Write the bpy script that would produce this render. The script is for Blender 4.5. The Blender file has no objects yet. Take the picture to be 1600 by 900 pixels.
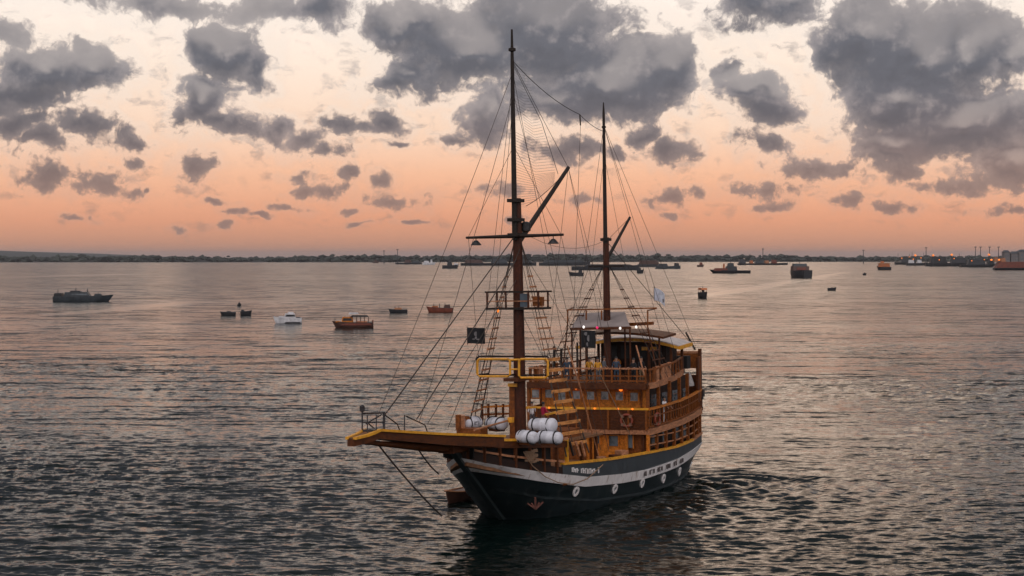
import bpy, bmesh, math, random
import numpy as np
from mathutils import Vector, Matrix

random.seed(7)
R = math.radians
scene = bpy.context.scene
COL = scene.collection

# ------------------------------------------------------------------ camera
FPX, HZ, CAMH = 3000.0, 401.0, 15.4          # focal length in photo pixels, horizon row, height above the sea
PITCH = math.atan((450 - HZ) / FPX)
cam = bpy.data.cameras.new('camera')
cam.sensor_width = 36.0
cam.lens = FPX / 1600 * 36.0
cam.clip_start, cam.clip_end = 1.0, 60000.0
cam_o = bpy.data.objects.new('camera', cam)
COL.objects.link(cam_o)
cam_o.location = (0, 0, CAMH)
cam_o.rotation_euler = (math.pi / 2 - PITCH, 0, 0)
scene.camera = cam_o
scene.view_settings.view_transform = 'Standard'
scene.view_settings.look = 'None'
scene.view_settings.exposure = 0.0
scene.view_settings.gamma = 1.0
scene.cycles.max_bounces = 6
scene.cycles.caustics_reflective = False
scene.cycles.caustics_refractive = False

# ------------------------------------------------------------------ node helper
class NT:
    def __init__(self, tree):
        self.t = tree; self.n = tree.nodes; self.l = tree.links
    def node(self, typ, **kw):
        n = self.n.new(typ)
        for k, v in kw.items(): setattr(n, k, v)
        return n
    def put(self, sock, v):
        if isinstance(v, bpy.types.NodeSocket): self.l.new(v, sock)
        elif v is not None: sock.default_value = v
    def math(self, op, a, b=None, c=None, clamp=False):
        n = self.node('ShaderNodeMath', operation=op, use_clamp=clamp)
        self.put(n.inputs[0], a)
        if b is not None: self.put(n.inputs[1], b)
        if c is not None: self.put(n.inputs[2], c)
        return n.outputs[0]
    def vmath(self, op, a, b=None, c=None):
        n = self.node('ShaderNodeVectorMath', operation=op)
        self.put(n.inputs[0], a)
        if b is not None: self.put(n.inputs[1], b)
        if c is not None: self.put(n.inputs[2], c)
        return n.outputs['Value'] if op in ('LENGTH', 'DOT_PRODUCT', 'DISTANCE') else n.outputs[0]
    def ss(self, x, a, b, lo=0.0, hi=1.0):
        n = self.node('ShaderNodeMapRange', interpolation_type='SMOOTHSTEP')
        self.put(n.inputs[0], x); n.inputs[1].default_value = a; n.inputs[2].default_value = b
        n.inputs[3].default_value = lo; n.inputs[4].default_value = hi
        return n.outputs[0]
    def noise(self, vec, scale, detail=4, rough=0.5, dist=0.0, out=0):
        n = self.node('ShaderNodeTexNoise')
        if vec is not None: self.l.new(vec, n.inputs['Vector'])
        n.inputs['Scale'].default_value = scale; n.inputs['Detail'].default_value = detail
        n.inputs['Roughness'].default_value = rough; n.inputs['Distortion'].default_value = dist
        return n.outputs[out]
    def mix(self, f, a, b, blend='MIX'):
        n = self.node('ShaderNodeMix', data_type='RGBA', blend_type=blend)
        self.put(n.inputs[0], f)
        for s, v in ((n.inputs[6], a), (n.inputs[7], b)):
            if isinstance(v, (tuple, list)): s.default_value = (*v[:3], 1)
            else: self.l.new(v, s)
        return n.outputs[2]
    def ramp(self, f, stops):
        n = self.node('ShaderNodeValToRGB')
        self.put(n.inputs[0], f)
        cr = n.color_ramp
        while len(cr.elements) < len(stops): cr.elements.new(0.5)
        for e, (p, c) in zip(cr.elements, stops):
            e.position = p; e.color = (*c, 1)
        return n.outputs[0]

# ------------------------------------------------------------------ world: dusk sky with broken clouds
SUN_AZ, SUN_EL = R(5.5), R(13)
world = bpy.data.worlds.new('World')
scene.world = world
world.use_nodes = True
wt = NT(world.node_tree)
wt.n.clear()
geo = wt.node('ShaderNodeTexCoord').outputs['Generated']
sep = wt.node('ShaderNodeSeparateXYZ'); wt.l.new(geo, sep.inputs[0])
az = wt.math('ARCTAN2', sep.outputs[0], sep.outputs[1])
el = wt.math('ARCSINE', sep.outputs[2])
# clear sky: a dusk gradient over elevation, glowing towards the set sun, cooler behind, where it is brightened to light the ship
front = wt.ramp(wt.math('MULTIPLY', el, 1 / 1.58, clamp=True), [
    (0.000, (.50, .27, .19)), (0.004, (.62, .30, .19)), (0.013, (.82, .37, .22)), (0.027, (.95, .53, .34)),
    (0.041, (1.0, .71, .53)), (0.063, (1.03, .85, .71)), (0.088, (1.06, .95, .86)), (0.108, (.46, .34, .26)),
    (0.15, (.15, .14, .125)), (0.42, (.11, .135, .14)), (0.66, (.7, .72, .78)), (1.0, (1.5, 1.5, 1.56))])
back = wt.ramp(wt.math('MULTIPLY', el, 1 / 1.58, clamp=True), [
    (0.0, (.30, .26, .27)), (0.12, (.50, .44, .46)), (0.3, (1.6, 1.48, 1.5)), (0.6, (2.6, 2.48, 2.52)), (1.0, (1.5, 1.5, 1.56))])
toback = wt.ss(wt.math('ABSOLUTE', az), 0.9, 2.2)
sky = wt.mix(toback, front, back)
nis = wt.node('ShaderNodeTexSky', sky_type='NISHITA', sun_disc=False)
nis.sun_elevation = R(2.0); nis.sun_rotation = SUN_AZ
nisc = wt.mix(1.0, nis.outputs[0], (0.0008, 0.0008, 0.0008), 'MULTIPLY')
sky = wt.mix(1.0, sky, nisc, 'ADD')

# the clouds: soft lobes (azimuth, elevation in units of 1/1000 rad) torn by noise
comb = wt.node('ShaderNodeCombineXYZ')
wt.l.new(wt.math('MULTIPLY', az, 1000.0), comb.inputs[0]); wt.l.new(wt.math('MULTIPLY', el, 1000.0), comb.inputs[1])
flat = comb.outputs[0]
def warp(scale, amp, detail, rough):
    n = wt.noise(flat, scale, detail, rough, out=1)
    s = wt.vmath('SUBTRACT', n, (0.5, 0.5, 0.5))
    return wt.vmath('MULTIPLY', s, (amp, amp * 0.8, 0.0))
wsum = wt.vmath('SCALE', wt.vmath('ADD', warp(0.028, 40, 2, .5), warp(0.09, 12, 3, .5)))
wt.l.new(wt.ss(el, .025, .085, .38, 1.0), wsum.node.inputs['Scale'])
p = wt.vmath('ADD', flat, wsum)
LOBES = [  # photo pixels: centre, half axes, weight
    (850, 50, 150, 85), (960, 120, 130, 70), (735, 65, 130, 70), (640, 30, 80, 45), (1040, 110, 50, 60), (880, 150, 150, 40), (660, 110, 80, 35),
    (760, 190, 48, 42), (880, 232, 62, 24), (600, 195, 40, 22), (545, 190, 42, 20), (620, 130, 60, 25), (1010, 208, 30, 26),
    (1052, 240, 32, 26), (1195, 8, 92, 42), (1175, 150, 62, 34), (1205, 175, 60, 30), (1140, 115, 35, 30), (1195, 230, 45, 22),
    (1275, 268, 66, 22), (1345, 70, 75, 75), (1440, 90, 140, 80), (1520, 90, 80, 55), (1420, 150, 120, 62), (1500, 190, 150, 62), (1405, 225, 90, 46),
    (1580, 250, 80, 50), (1410, 265, 40, 22), (1590, 100, 40, 40), (1500, 290, 60, 14),
    (1040, 310, 36, 14), (1200, 302, 60, 14), (1325, 315, 36, 13), (1400, 325, 34, 11), (1090, 305, 16, 8), (1200, 325, 40, 7), (1590, 330, 60, 9),
    (75, 120, 95, 48), (140, 110, 60, 40), (20, 160, 90, 32), (15, 70, 40, 30), (30, 205, 50, 25),
    (350, 75, 62, 52), (320, 150, 58, 48), (350, 195, 60, 26), (395, 110, 30, 40), (280, 5, 190, 22), (420, 15, 80, 30), (500, 20, 60, 30),
    (430, 200, 42, 28), (480, 215, 50, 22), (520, 240, 40, 12), (130, 205, 58, 24), (70, 235, 52, 24), (75, 285, 42, 24), (155, 287, 38, 22),
    (212, 215, 34, 20), (205, 250, 14, 12), (305, 265, 30, 22), (205, 303, 22, 10), (230, 298, 8, 6),
    (612, 316, 56, 14), (593, 284, 20, 13), (470, 275, 22, 10), (515, 300, 28, 12), (540, 275, 22, 12), (470, 300, 20, 9), (450, 323, 30, 8), (340, 316, 24, 6),
    (365, 331, 18, 7), (410, 338, 18, 5), (545, 328, 16, 5), (350, 352, 16, 6), (125, 342, 24, 5), (285, 357, 20, 5), (560, 350, 22, 4), (650, 345, 26, 4),
    (790, 300, 40, 10), (800, 340, 26, 8), (700, 220, 26, 14), (910, 315, 24, 10), (960, 240, 24, 14), (1040, 335, 16, 6), (620, 230, 16, 8)]
def lobes(pos, items, k=.42):
    val = None
    for (u, v, rx, ry) in items:
        ca = math.atan((u - 800) / FPX) * 1000; ce = math.atan((HZ - v) / FPX) * 1000
        sx, sy = FPX / rx / 1000, FPX / ry / 1000
        q = wt.vmath('MULTIPLY_ADD', pos, (sx, sy, 0.0), (-ca * sx, -ce * sy, 0.0))
        w = min(1.9, max(.75, (min(rx, ry) / 26) ** .7))
        d = wt.math('MULTIPLY_ADD', wt.vmath('LENGTH', q), w, 1.10 * (1 - w))
        if val is None: val = d
        else: val = wt.math('SMOOTH_MIN', val, d, k)
    return val
val = lobes(p, LOBES)
BIG = [l for l in LOBES if min(l[2], l[3]) >= 34]
above = wt.math('SUBTRACT', lobes(wt.vmath('ADD', p, (1.5, 7.0, 0.0)), BIG), lobes(p, BIG))    # >0 near a cloud's top, <0 near its base
lobe = wt.math('SUBTRACT', 1.10, val)                       # >0 inside
# beyond the picture a denser cloud deck goes on, thickened to darken the water
gn = wt.noise(wt.vmath('MULTIPLY', geo, (3.2, 3.2, 8.0)), 1.0, 6, .58)
gen = wt.math('MULTIPLY', wt.math('SUBTRACT', gn, 0.27), 6.0)
out_az = wt.ss(wt.math('ABSOLUTE', az), 0.27, 0.36)
out_el = wt.ss(el, 0.135, 0.20)
outw = wt.math('MAXIMUM', out_az, out_el)
field = wt.math('ADD', wt.math('MULTIPLY', lobe, wt.math('SUBTRACT', 1.0, outw)), wt.math('MULTIPLY', gen, outw))
big = wt.noise(flat, 0.045, 3, .5)
fine = wt.noise(wt.vmath('ADD', flat, warp(0.22, 5, 3, .6)), 0.10, 8, .60)
bil = wt.math('ABSOLUTE', wt.math('MULTIPLY', wt.math('SUBTRACT', wt.noise(p, 0.14, 3, .5), 0.5), 2.0))
rag = wt.math('ADD', wt.math('MULTIPLY', wt.math('SUBTRACT', fine, 0.5), wt.ss(el, .03, .08, 2.7, 1.5)), wt.math('MULTIPLY', wt.math('SUBTRACT', .16, bil), .7))
fieldn = wt.math('ADD', wt.math('ADD', field, rag), wt.math('MULTIPLY', wt.math('SUBTRACT', big, 0.5), 0.5))
dens = wt.ss(fieldn, -0.05, 0.55)
veil = wt.math('MULTIPLY', wt.ss(fieldn, -0.75, 0.25), 0.16)
# cloud body: slate grey core, paler margins where it thins, warmer low over the horizon
low = wt.ss(el, 0.012, 0.095)
dark = wt.mix(low, (.27, .185, .165), (.128, .134, .162))
lite = wt.mix(low, (.47, .31, .25), (.36, .325, .33))
depth = wt.math('ADD', fieldn, wt.math('MULTIPLY', wt.math('SUBTRACT', bil, .2), 0.8))
body = wt.mix(wt.ss(depth, 0.15, 1.05), lite, dark)
rel = wt.math('SUBTRACT', wt.noise(flat, .05, 4, .55), wt.noise(wt.vmath('ADD', flat, (-2.0, 4.2, 0.0)), .05, 4, .55))
body = wt.mix(wt.ss(rel, .0, .22, 0, .75), body, lite)
body = wt.mix(wt.ss(rel, .0, -.20, 0, .45), body, wt.mix(low, (.20, .135, .125), (.085, .090, .110)))
body = wt.mix(toback, body, (1.1, 1.04, 1.08))
body = wt.mix(wt.ss(el, .75, 1.3), body, (.7, .7, .75))
body = wt.mix(wt.math('MULTIPLY', wt.ss(above, .08, .75), wt.math('SUBTRACT', .72, wt.math('MULTIPLY', outw, .72))), body, wt.mix(low, (.50, .34, .28), (.44, .395, .385)))
body = wt.mix(wt.math('MULTIPLY', wt.ss(above, -.05, -.6), wt.math('SUBTRACT', .45, wt.math('MULTIPLY', outw, .45))), body, (.085, .088, .108))
maxd = wt.ss(el, .012, .07, .80, .97)
scud = wt.noise(wt.vmath('ADD', wt.vmath('MULTIPLY', flat, (.75, 1.25, 1)), warp(.06, 14, 4, .6)), .085, 8, .62)
wisp = wt.math('MULTIPLY', wt.math('MULTIPLY', wt.ss(scud, .50, .70), wt.ss(fieldn, -1.7, -.3)), .62)
cover = wt.math('MULTIPLY', wt.math('MAXIMUM', wt.math('MAXIMUM', dens, veil), wisp), maxd)
skyc = wt.mix(cover, sky, body)
rim = wt.math('MULTIPLY', wt.math('MULTIPLY', wt.ss(fieldn, -.45, .02), wt.ss(fieldn, .40, .02)), wt.ss(el, .03, .09, .03, .22))
skyc = wt.mix(rim, skyc, (1.15, 1.02, .90))
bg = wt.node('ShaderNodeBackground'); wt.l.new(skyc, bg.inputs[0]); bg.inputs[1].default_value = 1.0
wo = wt.node('ShaderNodeOutputWorld'); wt.l.new(bg.outputs[0], wo.inputs[0])
world.cycles.sampling_method = 'MANUAL'; world.cycles.sample_map_resolution = 512

# ------------------------------------------------------------------ the sun behind the clouds
sl = bpy.data.lights.new('sun', 'SUN'); sl.energy = 0.06; sl.angle = R(18); sl.color = (1.0, .70, .47)
so = bpy.data.objects.new('sun', sl); COL.objects.link(so)
sd = Vector((math.sin(SUN_AZ) * math.cos(SUN_EL), math.cos(SUN_AZ) * math.cos(SUN_EL), math.sin(SUN_EL)))
so.rotation_euler = (-sd).to_track_quat('-Z', 'Y').to_euler()

# ------------------------------------------------------------------ materials
MATS = {}
def mat(name, col, rough=0.6, var=0.25, scale=3.0, metal=0.0, bump=0.0, stretch=(1, 1, 1), emit=None, estr=0, spec=0.5, wear=None):
    if name in MATS: return MATS[name]
    m = bpy.data.materials.new(name); m.use_nodes = True
    t = NT(m.node_tree)
    b = m.node_tree.nodes['Principled BSDF']
    co = t.node('ShaderNodeTexCoord').outputs['Object']
    v = t.vmath('MULTIPLY', co, tuple(scale * s for s in stretch))
    n = t.noise(v, 1.0, 5, .6)
    lo = tuple(c * (1 - var) for c in col); hi = tuple(min(1, c * (1 + var)) for c in col)
    c = t.mix(t.ss(n, .3, .7), lo, hi)
    if wear:
        w = t.ss(t.noise(co if len(wear) < 4 else t.vmath('MULTIPLY', co, wear[3]), wear[1], 6, .65), .54, .68)
        c = t.mix(t.math('MULTIPLY', w, wear[2]), c, wear[0])
    t.l.new(c, b.inputs['Base Color'])
    t.put(b.inputs['Roughness'], t.ss(n, .2, .8, max(0, rough - .1), min(1, rough + .1)))
    b.inputs['Metallic'].default_value = metal
    b.inputs['Specular IOR Level'].default_value = spec
    if bump:
        bn = t.node('ShaderNodeBump'); bn.inputs['Strength'].default_value = bump; bn.inputs['Distance'].default_value = 0.02
        t.l.new(n, bn.inputs['Height']); t.l.new(bn.outputs[0], b.inputs['Normal'])
    if emit:
        b.inputs['Emission Color'].default_value = (*emit, 1); b.inputs['Emission Strength'].default_value = estr
    MATS[name] = m
    return m
wood = lambda name, col, rough=.5, var=.35: mat(name, col, rough, var, 2.2, bump=.5, stretch=(.6, 3.5, 3.5), wear=(tuple(c * .4 for c in col), 1.3, .7), spec=.22)

# ------------------------------------------------------------------ mesh helper
class MB:
    def __init__(self): self.v = []; self.f = []; self.smooth = []
    def quadloop(self, rings, close=True, cap0=True, cap1=True, smooth=True):
        b = len(self.v); n = len(rings[0])
        for r in rings: self.v += [tuple(p) for p in r]
        for i in range(len(rings) - 1):
            for j in range(n if close else n - 1):
                k = (j + 1) % n
                self.f.append((b + i * n + j, b + i * n + k, b + (i + 1) * n + k, b + (i + 1) * n + j)); self.smooth.append(smooth)
        if cap0 and close: self.f.append(tuple(b + j for j in reversed(range(n)))); self.smooth.append(False)
        if cap1 and close: self.f.append(tuple(b + (len(rings) - 1) * n + j for j in range(n))); self.smooth.append(False)
        return self
    def tube(self, p0, p1, r0, r1=None, n=8): return self.rope([p0, p1], [r0, r0 if r1 is None else r1], n)
    def rope(self, pts, r, n=6):
        pts = [Vector(q) for q in pts]
        if not isinstance(r, (list, tuple)): r = [r] * len(pts)
        rings = []
        for i, q in enumerate(pts):
            t = (pts[min(i + 1, len(pts) - 1)] - pts[max(i - 1, 0)]).normalized()
            a = Vector((0, 0, 1)) if abs(t.z) < .9 else Vector((1, 0, 0))
            s = t.cross(a).normalized(); w = s.cross(t)
            rings.append([q + (s * math.cos(2 * math.pi * k / n) + w * math.sin(2 * math.pi * k / n)) * r[i] for k in range(n)])
        return self.quadloop(rings)
    def box(self, c, d, rz=0.0, ry=0.0):
        m = Matrix.Rotation(rz, 3, 'Z') @ Matrix.Rotation(ry, 3, 'Y')
        c = Vector(c); x, y, z = d[0] / 2, d[1] / 2, d[2] / 2
        return self.quadloop([[c + m @ Vector((sx * x, sy * y, k * z)) for sx, sy in ((-1, -1), (1, -1), (1, 1), (-1, 1))] for k in (-1, 1)], smooth=False)
    def bar(self, p0, p1, w, h):
        p0, p1 = Vector(p0), Vector(p1); t = (p1 - p0).normalized()
        a = Vector((0, 0, 1)) if abs(t.z) < .9 else Vector((1, 0, 0))
        s = t.cross(a).normalized() * w / 2; u = t.cross(s).normalized() * h / 2
        return self.quadloop([[q - s - u, q + s - u, q + s + u, q - s + u] for q in (p0, p1)], smooth=False)
    def lathe(self, prof, c=(0, 0, 0), n=12, axis='z', smooth=True):
        c = Vector(c); rings = []
        for r, h in prof:
            ring = []
            for k in range(n):
                a = 2 * math.pi * k / n; x, y = r * math.cos(a), r * math.sin(a)
                ring.append(c + (Vector((x, y, h)) if axis == 'z' else Vector((h, x, y)) if axis == 'x' else Vector((y, h, x))))
            rings.append(ring)
        return self.quadloop(rings, smooth=smooth)
    def strip(self, secs, smooth=True):               # sections: lists of 4 corner points, closed
        return self.quadloop(secs, smooth=smooth)
    def build(self, name, material, parent=None, loc=None):
        me = bpy.data.meshes.new(name)
        me.from_pydata(self.v, [], self.f)
        me.polygons.foreach_set('use_smooth', self.smooth)
        me.materials.append(material)
        bm = bmesh.new(); bm.from_mesh(me); bmesh.ops.recalc_face_normals(bm, faces=bm.faces); bm.to_mesh(me); bm.free()
        me.set_sharp_from_angle(angle=R(40))
        o = bpy.data.objects.new(name, me); COL.objects.link(o)
        if parent is not None: o.parent = parent
        if loc is not None: o.location = loc
        return o
def clone(o, parent=None, loc=None, rot=None):
    c = o.copy(); COL.objects.link(c)
    if parent is not None: c.parent = parent
    if loc is not None: c.location = loc
    if rot is not None: c.rotation_euler = rot
    return c
def tag(o, label=None, cat=None, group=None, kind=None):
    for k, v in (('label', label), ('category', cat), ('group', group), ('kind', kind)):
        if v: o[k] = v
    return o
def empty(name, label, cat, group=None, matrix=None):
    o = bpy.data.objects.new(name, None); COL.objects.link(o); o.empty_display_size = .3
    if matrix is not None: o.matrix_world = matrix
    return tag(o, label, cat, group)
def interp(tab):
    xs = [a for a, _ in tab]; ys = [b for _, b in tab]
    return lambda x: float(np.interp(x, xs, ys))

# a pixel of the photograph gives a direction; the sea or a plane of the ship gives the distance
CAMP = Vector((0, 0, CAMH))
def ray(u, v):
    x, y = (u - 800) / FPX, (450 - v) / FPX
    return Vector((x, math.cos(PITCH) + y * math.sin(PITCH), -math.sin(PITCH) + y * math.cos(PITCH)))
def on_sea(u, v):
    d = ray(u, v); return CAMP + d * (-CAMH / d.z)
def at_depth(u, v, D):
    d = ray(u, v); return CAMP + d * (D / d.y)

# ------------------------------------------------------------------ the sea: one sheet to the horizon with wind waves
def wave_tile(L, N, lam, spread, rms, seed):
    rng = np.random.default_rng(seed)
    k1 = np.fft.fftfreq(N, L / N) * 2 * np.pi
    kx, ky = np.meshgrid(k1, k1)
    k = np.hypot(kx, ky); k[0, 0] = 1
    k0 = 2 * np.pi / lam
    S = np.exp(-1.25 * (k0 / k) ** 2) * k ** -3.6
    ang = np.arctan2(kx, ky)                           # wind blows roughly along the view
    S *= np.abs(np.cos(ang - .12)) ** spread + 0.03
    S *= np.exp(-(k * L / N * .55) ** 2); S[0, 0] = 0
    h = np.fft.ifft2(np.sqrt(S) * (rng.normal(size=(N, N)) + 1j * rng.normal(size=(N, N)))).real
    return h * rms / h.std()
def sample(tile, L, x, y):
    N = tile.shape[0]; fx = (x / L * N) % N; fy = (y / L * N) % N
    i = fx.astype(int) % N; j = fy.astype(int) % N; a = fx - np.floor(fx); b = fy - np.floor(fy)
    i1 = (i + 1) % N; j1 = (j + 1) % N
    return (tile[j, i] * (1 - a) + tile[j, i1] * a) * (1 - b) + (tile[j1, i] * (1 - a) + tile[j1, i1] * a) * b
azs = np.concatenate([np.linspace(R(-180), R(-24), 60, endpoint=False), np.linspace(R(-24), R(-19), 40, endpoint=False),
                      np.linspace(R(-19), R(19), 620, endpoint=False), np.linspace(R(19), R(24), 40, endpoint=False), np.linspace(R(24), R(180), 60, endpoint=False)])
rs = np.concatenate([np.linspace(3, 70, 24, endpoint=False), 1 / np.linspace(1 / 70, 1 / 600, 640, endpoint=False), np.geomspace(600, 45000, 60)])
A, RR = np.meshgrid(azs, rs)
X = RR * np.sin(A); Y = RR * np.cos(A)
T1 = wave_tile(97.0, 512, 2.8, 7, 0.042, 1); T2 = wave_tile(41.0, 512, 1.25, 4.0, 0.022, 2)
fade = np.clip((560 - RR) / 330, 0, 1) * np.clip((RR - 20) / 50, 0, 1)
c7, s7 = math.cos(.21), math.sin(.21)
gust = 0.75 + 0.5 * sample(wave_tile(700, 128, 160, 1, .5, 5), 700, X, Y)
Z = (sample(T1, 97.0, X, Y) + sample(T2, 41.0, X * c7 - Y * s7, X * s7 + Y * c7)) * fade * np.clip(gust, .35, 1.4)
for (cx, cy, lam, am, dk) in ((12.6, 127.5, 1.7, .15, 7.0), (9.0, 117.0, 1.4, .11, 6.0), (15.5, 131, 2.1, .12, 9.0), (3.5, 106.0, 1.3, .05, 5.0)):   # rings off the hull
    rr_ = np.hypot(X - cx, Y - cy); Z += am * np.sin(rr_ * 2 * np.pi / lam + .6 * np.sin(X * .7)) * np.exp(-rr_ / dk)
nr, nc = X.shape
verts = np.stack([X, Y, Z], -1).reshape(-1, 3)
verts = np.concatenate([verts, [[0, 0, 0]]])
ii, jj = np.meshgrid(np.arange(nr - 1), np.arange(nc), indexing='ij')
j2 = (jj + 1) % nc
quads = np.stack([ii * nc + jj, (ii + 1) * nc + jj, (ii + 1) * nc + j2, ii * nc + j2], -1).reshape(-1, 4)
cen = len(verts) - 1
tris = np.stack([np.full(nc, cen), np.arange(nc), (np.arange(nc) + 1) % nc], -1)
me = bpy.data.meshes.new('sea')
me.vertices.add(len(verts)); me.vertices.foreach_set('co', verts.astype(np.float32).ravel())
me.loops.add(quads.size + tris.size); me.loops.foreach_set('vertex_index', np.concatenate([quads.ravel(), tris.ravel()]).astype(np.int32))
me.polygons.add(len(quads) + len(tris))
me.polygons.foreach_set('loop_start', np.concatenate([np.arange(len(quads)) * 4, quads.size + np.arange(len(tris)) * 3]).astype(np.int32))
me.update(calc_edges=True); me.validate()
me.polygons.foreach_set('use_smooth', [True] * len(me.polygons))
me.flip_normals() if me.polygons[len(me.polygons) // 2].normal.z < 0 else None
sea = bpy.data.objects.new('sea', me); COL.objects.link(sea)
tag(sea, 'dark green grey harbour water with small wind waves', 'water', kind='structure')
m = bpy.data.materials.new('sea_water'); m.use_nodes = True; me.materials.append(m)
t = NT(m.node_tree); b = m.node_tree.nodes['Principled BSDF']
co = t.node('ShaderNodeTexCoord').outputs['Object']
dist = t.vmath('LENGTH', co)
b.inputs['Base Color'].default_value = (.0018, .0065, .0055, 1)
b.inputs['IOR'].default_value = 1.333
b.inputs['Specular IOR Level'].default_value = .25
def slope(vec, detail, rough, ax, ay):
    n = t.noise(t.vmath('MULTIPLY', co, vec), 1.0, detail, rough, out=1)
    return t.vmath('MULTIPLY', t.vmath('SUBTRACT', n, (.5, .5, .5)), (ax, ay, 0.0))
farw = t.ss(dist, 95, 260, .12, 1.0)
gustf = t.ss(t.noise(t.vmath('MULTIPLY', co, (.0035, .013, 1)), 1.0, 4, .55), .36, .64, .55, 1.15)
def slick(p0, p1, w):                                    # calm streak along an old wake
    d = p1 - p0; ln = d.length; d /= ln; nrm = (-d.y, d.x, 0)
    off = t.math('ABSOLUTE', t.math('ADD', t.vmath('DOT_PRODUCT', t.vmath('SUBTRACT', co, tuple(p0)), nrm), t.math('MULTIPLY', t.math('SUBTRACT', t.noise(t.vmath('MULTIPLY', co, (.02, .02, 1)), 1.0, 3), .5), w * 1.5)))
    al = t.vmath('DOT_PRODUCT', t.vmath('SUBTRACT', co, tuple(p0)), (d.x, d.y, 0))
    k = t.math('MULTIPLY', t.ss(off, w, w * .3), t.math('MULTIPLY', t.ss(al, 0, ln * .1), t.ss(al, ln, ln * .9)))
    return t.math('SUBTRACT', 1.0, t.math('MULTIPLY', k, .94))
calm = slick(on_sea(1060, 470), on_sea(1330, 424), 9.0)
for a_, c_, w_ in (((60, 494), (330, 470), 10.0), ((560, 437), (1010, 434), 26.0), ((300, 488), (420, 484), 5.0), ((-20, 434), (210, 428), 30.0)):
    calm = t.math('MULTIPLY', calm, slick(on_sea(*a_), on_sea(*c_), w_))
amp = t.math('MULTIPLY', gustf, calm)
sl1 = slope((.9, 2.9, 1), 5, .66, .55, 1.35)
sl2 = t.vmath('SCALE', slope((.09, .38, 1), 6, .72, .8, 2.6)); sl2.node.inputs['Scale'].default_value = 1
t.l.new(farw, sl2.node.inputs['Scale'])
tot = t.vmath('SCALE', t.vmath('ADD', sl1, sl2)); t.l.new(amp, tot.node.inputs['Scale'])
gn_ = t.node('ShaderNodeNewGeometry').outputs['Normal']
t.l.new(t.vmath('NORMALIZE', t.vmath('ADD', gn_, tot)), b.inputs['Normal'])
t.put(b.inputs['Roughness'], t.ss(dist, 100, 900, .11, .17))

# ================================================================== THE SHIP
ALPHA = R(23)
SHIP = Matrix.Translation((-1.5, 110, 0)) @ Matrix.Rotation(math.atan2(-math.cos(ALPHA), -math.sin(ALPHA)), 4, 'Z') @ Matrix.Rotation(R(0.9), 4, 'X')
SINV = SHIP.inverted()
def lp(u, v, x=None, y=None, z=None):                 # pixel -> ship coordinates on a plane of the ship (x forward, y port, z up)
    o = SINV @ CAMP; d = SINV.to_3x3() @ ray(u, v)
    k = (x - o.x) / d.x if x is not None else (y - o.y) / d.y if y is not None else (z - o.z) / d.z
    return o + d * k
def on_ship(x, y, z, rz=0.0): return SHIP @ Matrix.Translation((x, y, z)) @ Matrix.Rotation(rz, 4, 'Z')

W_DARK = wood('dark_brown_wood', (.088, .025, .006), .5)
W_RED = wood('red_brown_wood', (.20, .058, .010), .5)
W_TAN = wood('tan_weathered_wood', (.40, .175, .085), .55)
W_ORANGE = wood('orange_varnished_wood', (.52, .165, .020), .35)
W_MAST = wood('mast_wood', (.060, .015, .005), .45)
W_BLACK = wood('blackened_spar', (.022, .014, .010), .5)
W_DECK = wood('deck_planking', (.20, .095, .045), .65)
W_LADDER = wood('honey_wood', (.60, .25, .075), .5)
YELLOW = mat('yellow_paint', (.74, .33, .018), .42, .2, 4, wear=((.20, .075, .02), 2.5, .5))
TEAL = mat('dark_teal_hull_paint', (.009, .0155, .017), .35, .35, 1.0, bump=.15, stretch=(.5, 1, 2), wear=((.045, .050, .046), .9, .6, (2.2, 2.2, .22)))
TEALTOP = mat('grey_teal_paint', (.030, .040, .045), .4, .25, 1.5)
WHITEP = mat('weathered_white_paint', (.80, .75, .72), .5, .10, 1.2, wear=((.34, .23, .16), 1.4, .75, (1.6, 1.6, .35)))
WHITE = mat('white_fibreglass', (.60, .59, .62), .4, .10, 2, wear=((.34, .32, .32), 2.5, .5))
GREYROOF = mat('grey_canvas', (.27, .22, .20), .8, .15, 1)
ROPE = mat('dark_rope', (.05, .036, .028), .9, .3, 20)
TANROPE = mat('tan_rope', (.28, .17, .10), .9, .3, 20)
NET = mat('grey_line', (.15, .14, .145), .9, .2, 20)
GLASS = mat('window_glass', (.10, .115, .125), .06, .5, 1.5, spec=1.0)
W_SHADE = wood('shade_darkened_wood', (.020, .008, .004), .6)  # near-black tone paints the shade under the decks onto walls and bow bulwark
BLACK = mat('black_interior', (.010, .008, .007), .7, .3, 2)  # near-black for unlit interiors, and for the black stern locker
STEEL = mat('dark_steel', (.045, .04, .04), .4, .3, 3, metal=.6)
BLACKCLOTH = mat('black_cloth', (.010, .010, .012), .85, .3, 6)
LAMPO = mat('orange_lamp', (.9, .25, .03), .4, .05, 3, emit=(1, .22, .02), estr=1.1)
LAMPW = mat('white_lamp', (.9, .88, .85), .4, .05, 3, emit=(1, .92, .85), estr=.9)
LAMPR = mat('magenta_lamp', (.8, .02, .15), .4, .05, 3, emit=(1, .02, .16), estr=.8)

ship = empty('sailing_ship', 'large two masted wooden sailing ship with dark teal hull and long yellow edged bowsprit', 'ship', matrix=SHIP)

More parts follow.
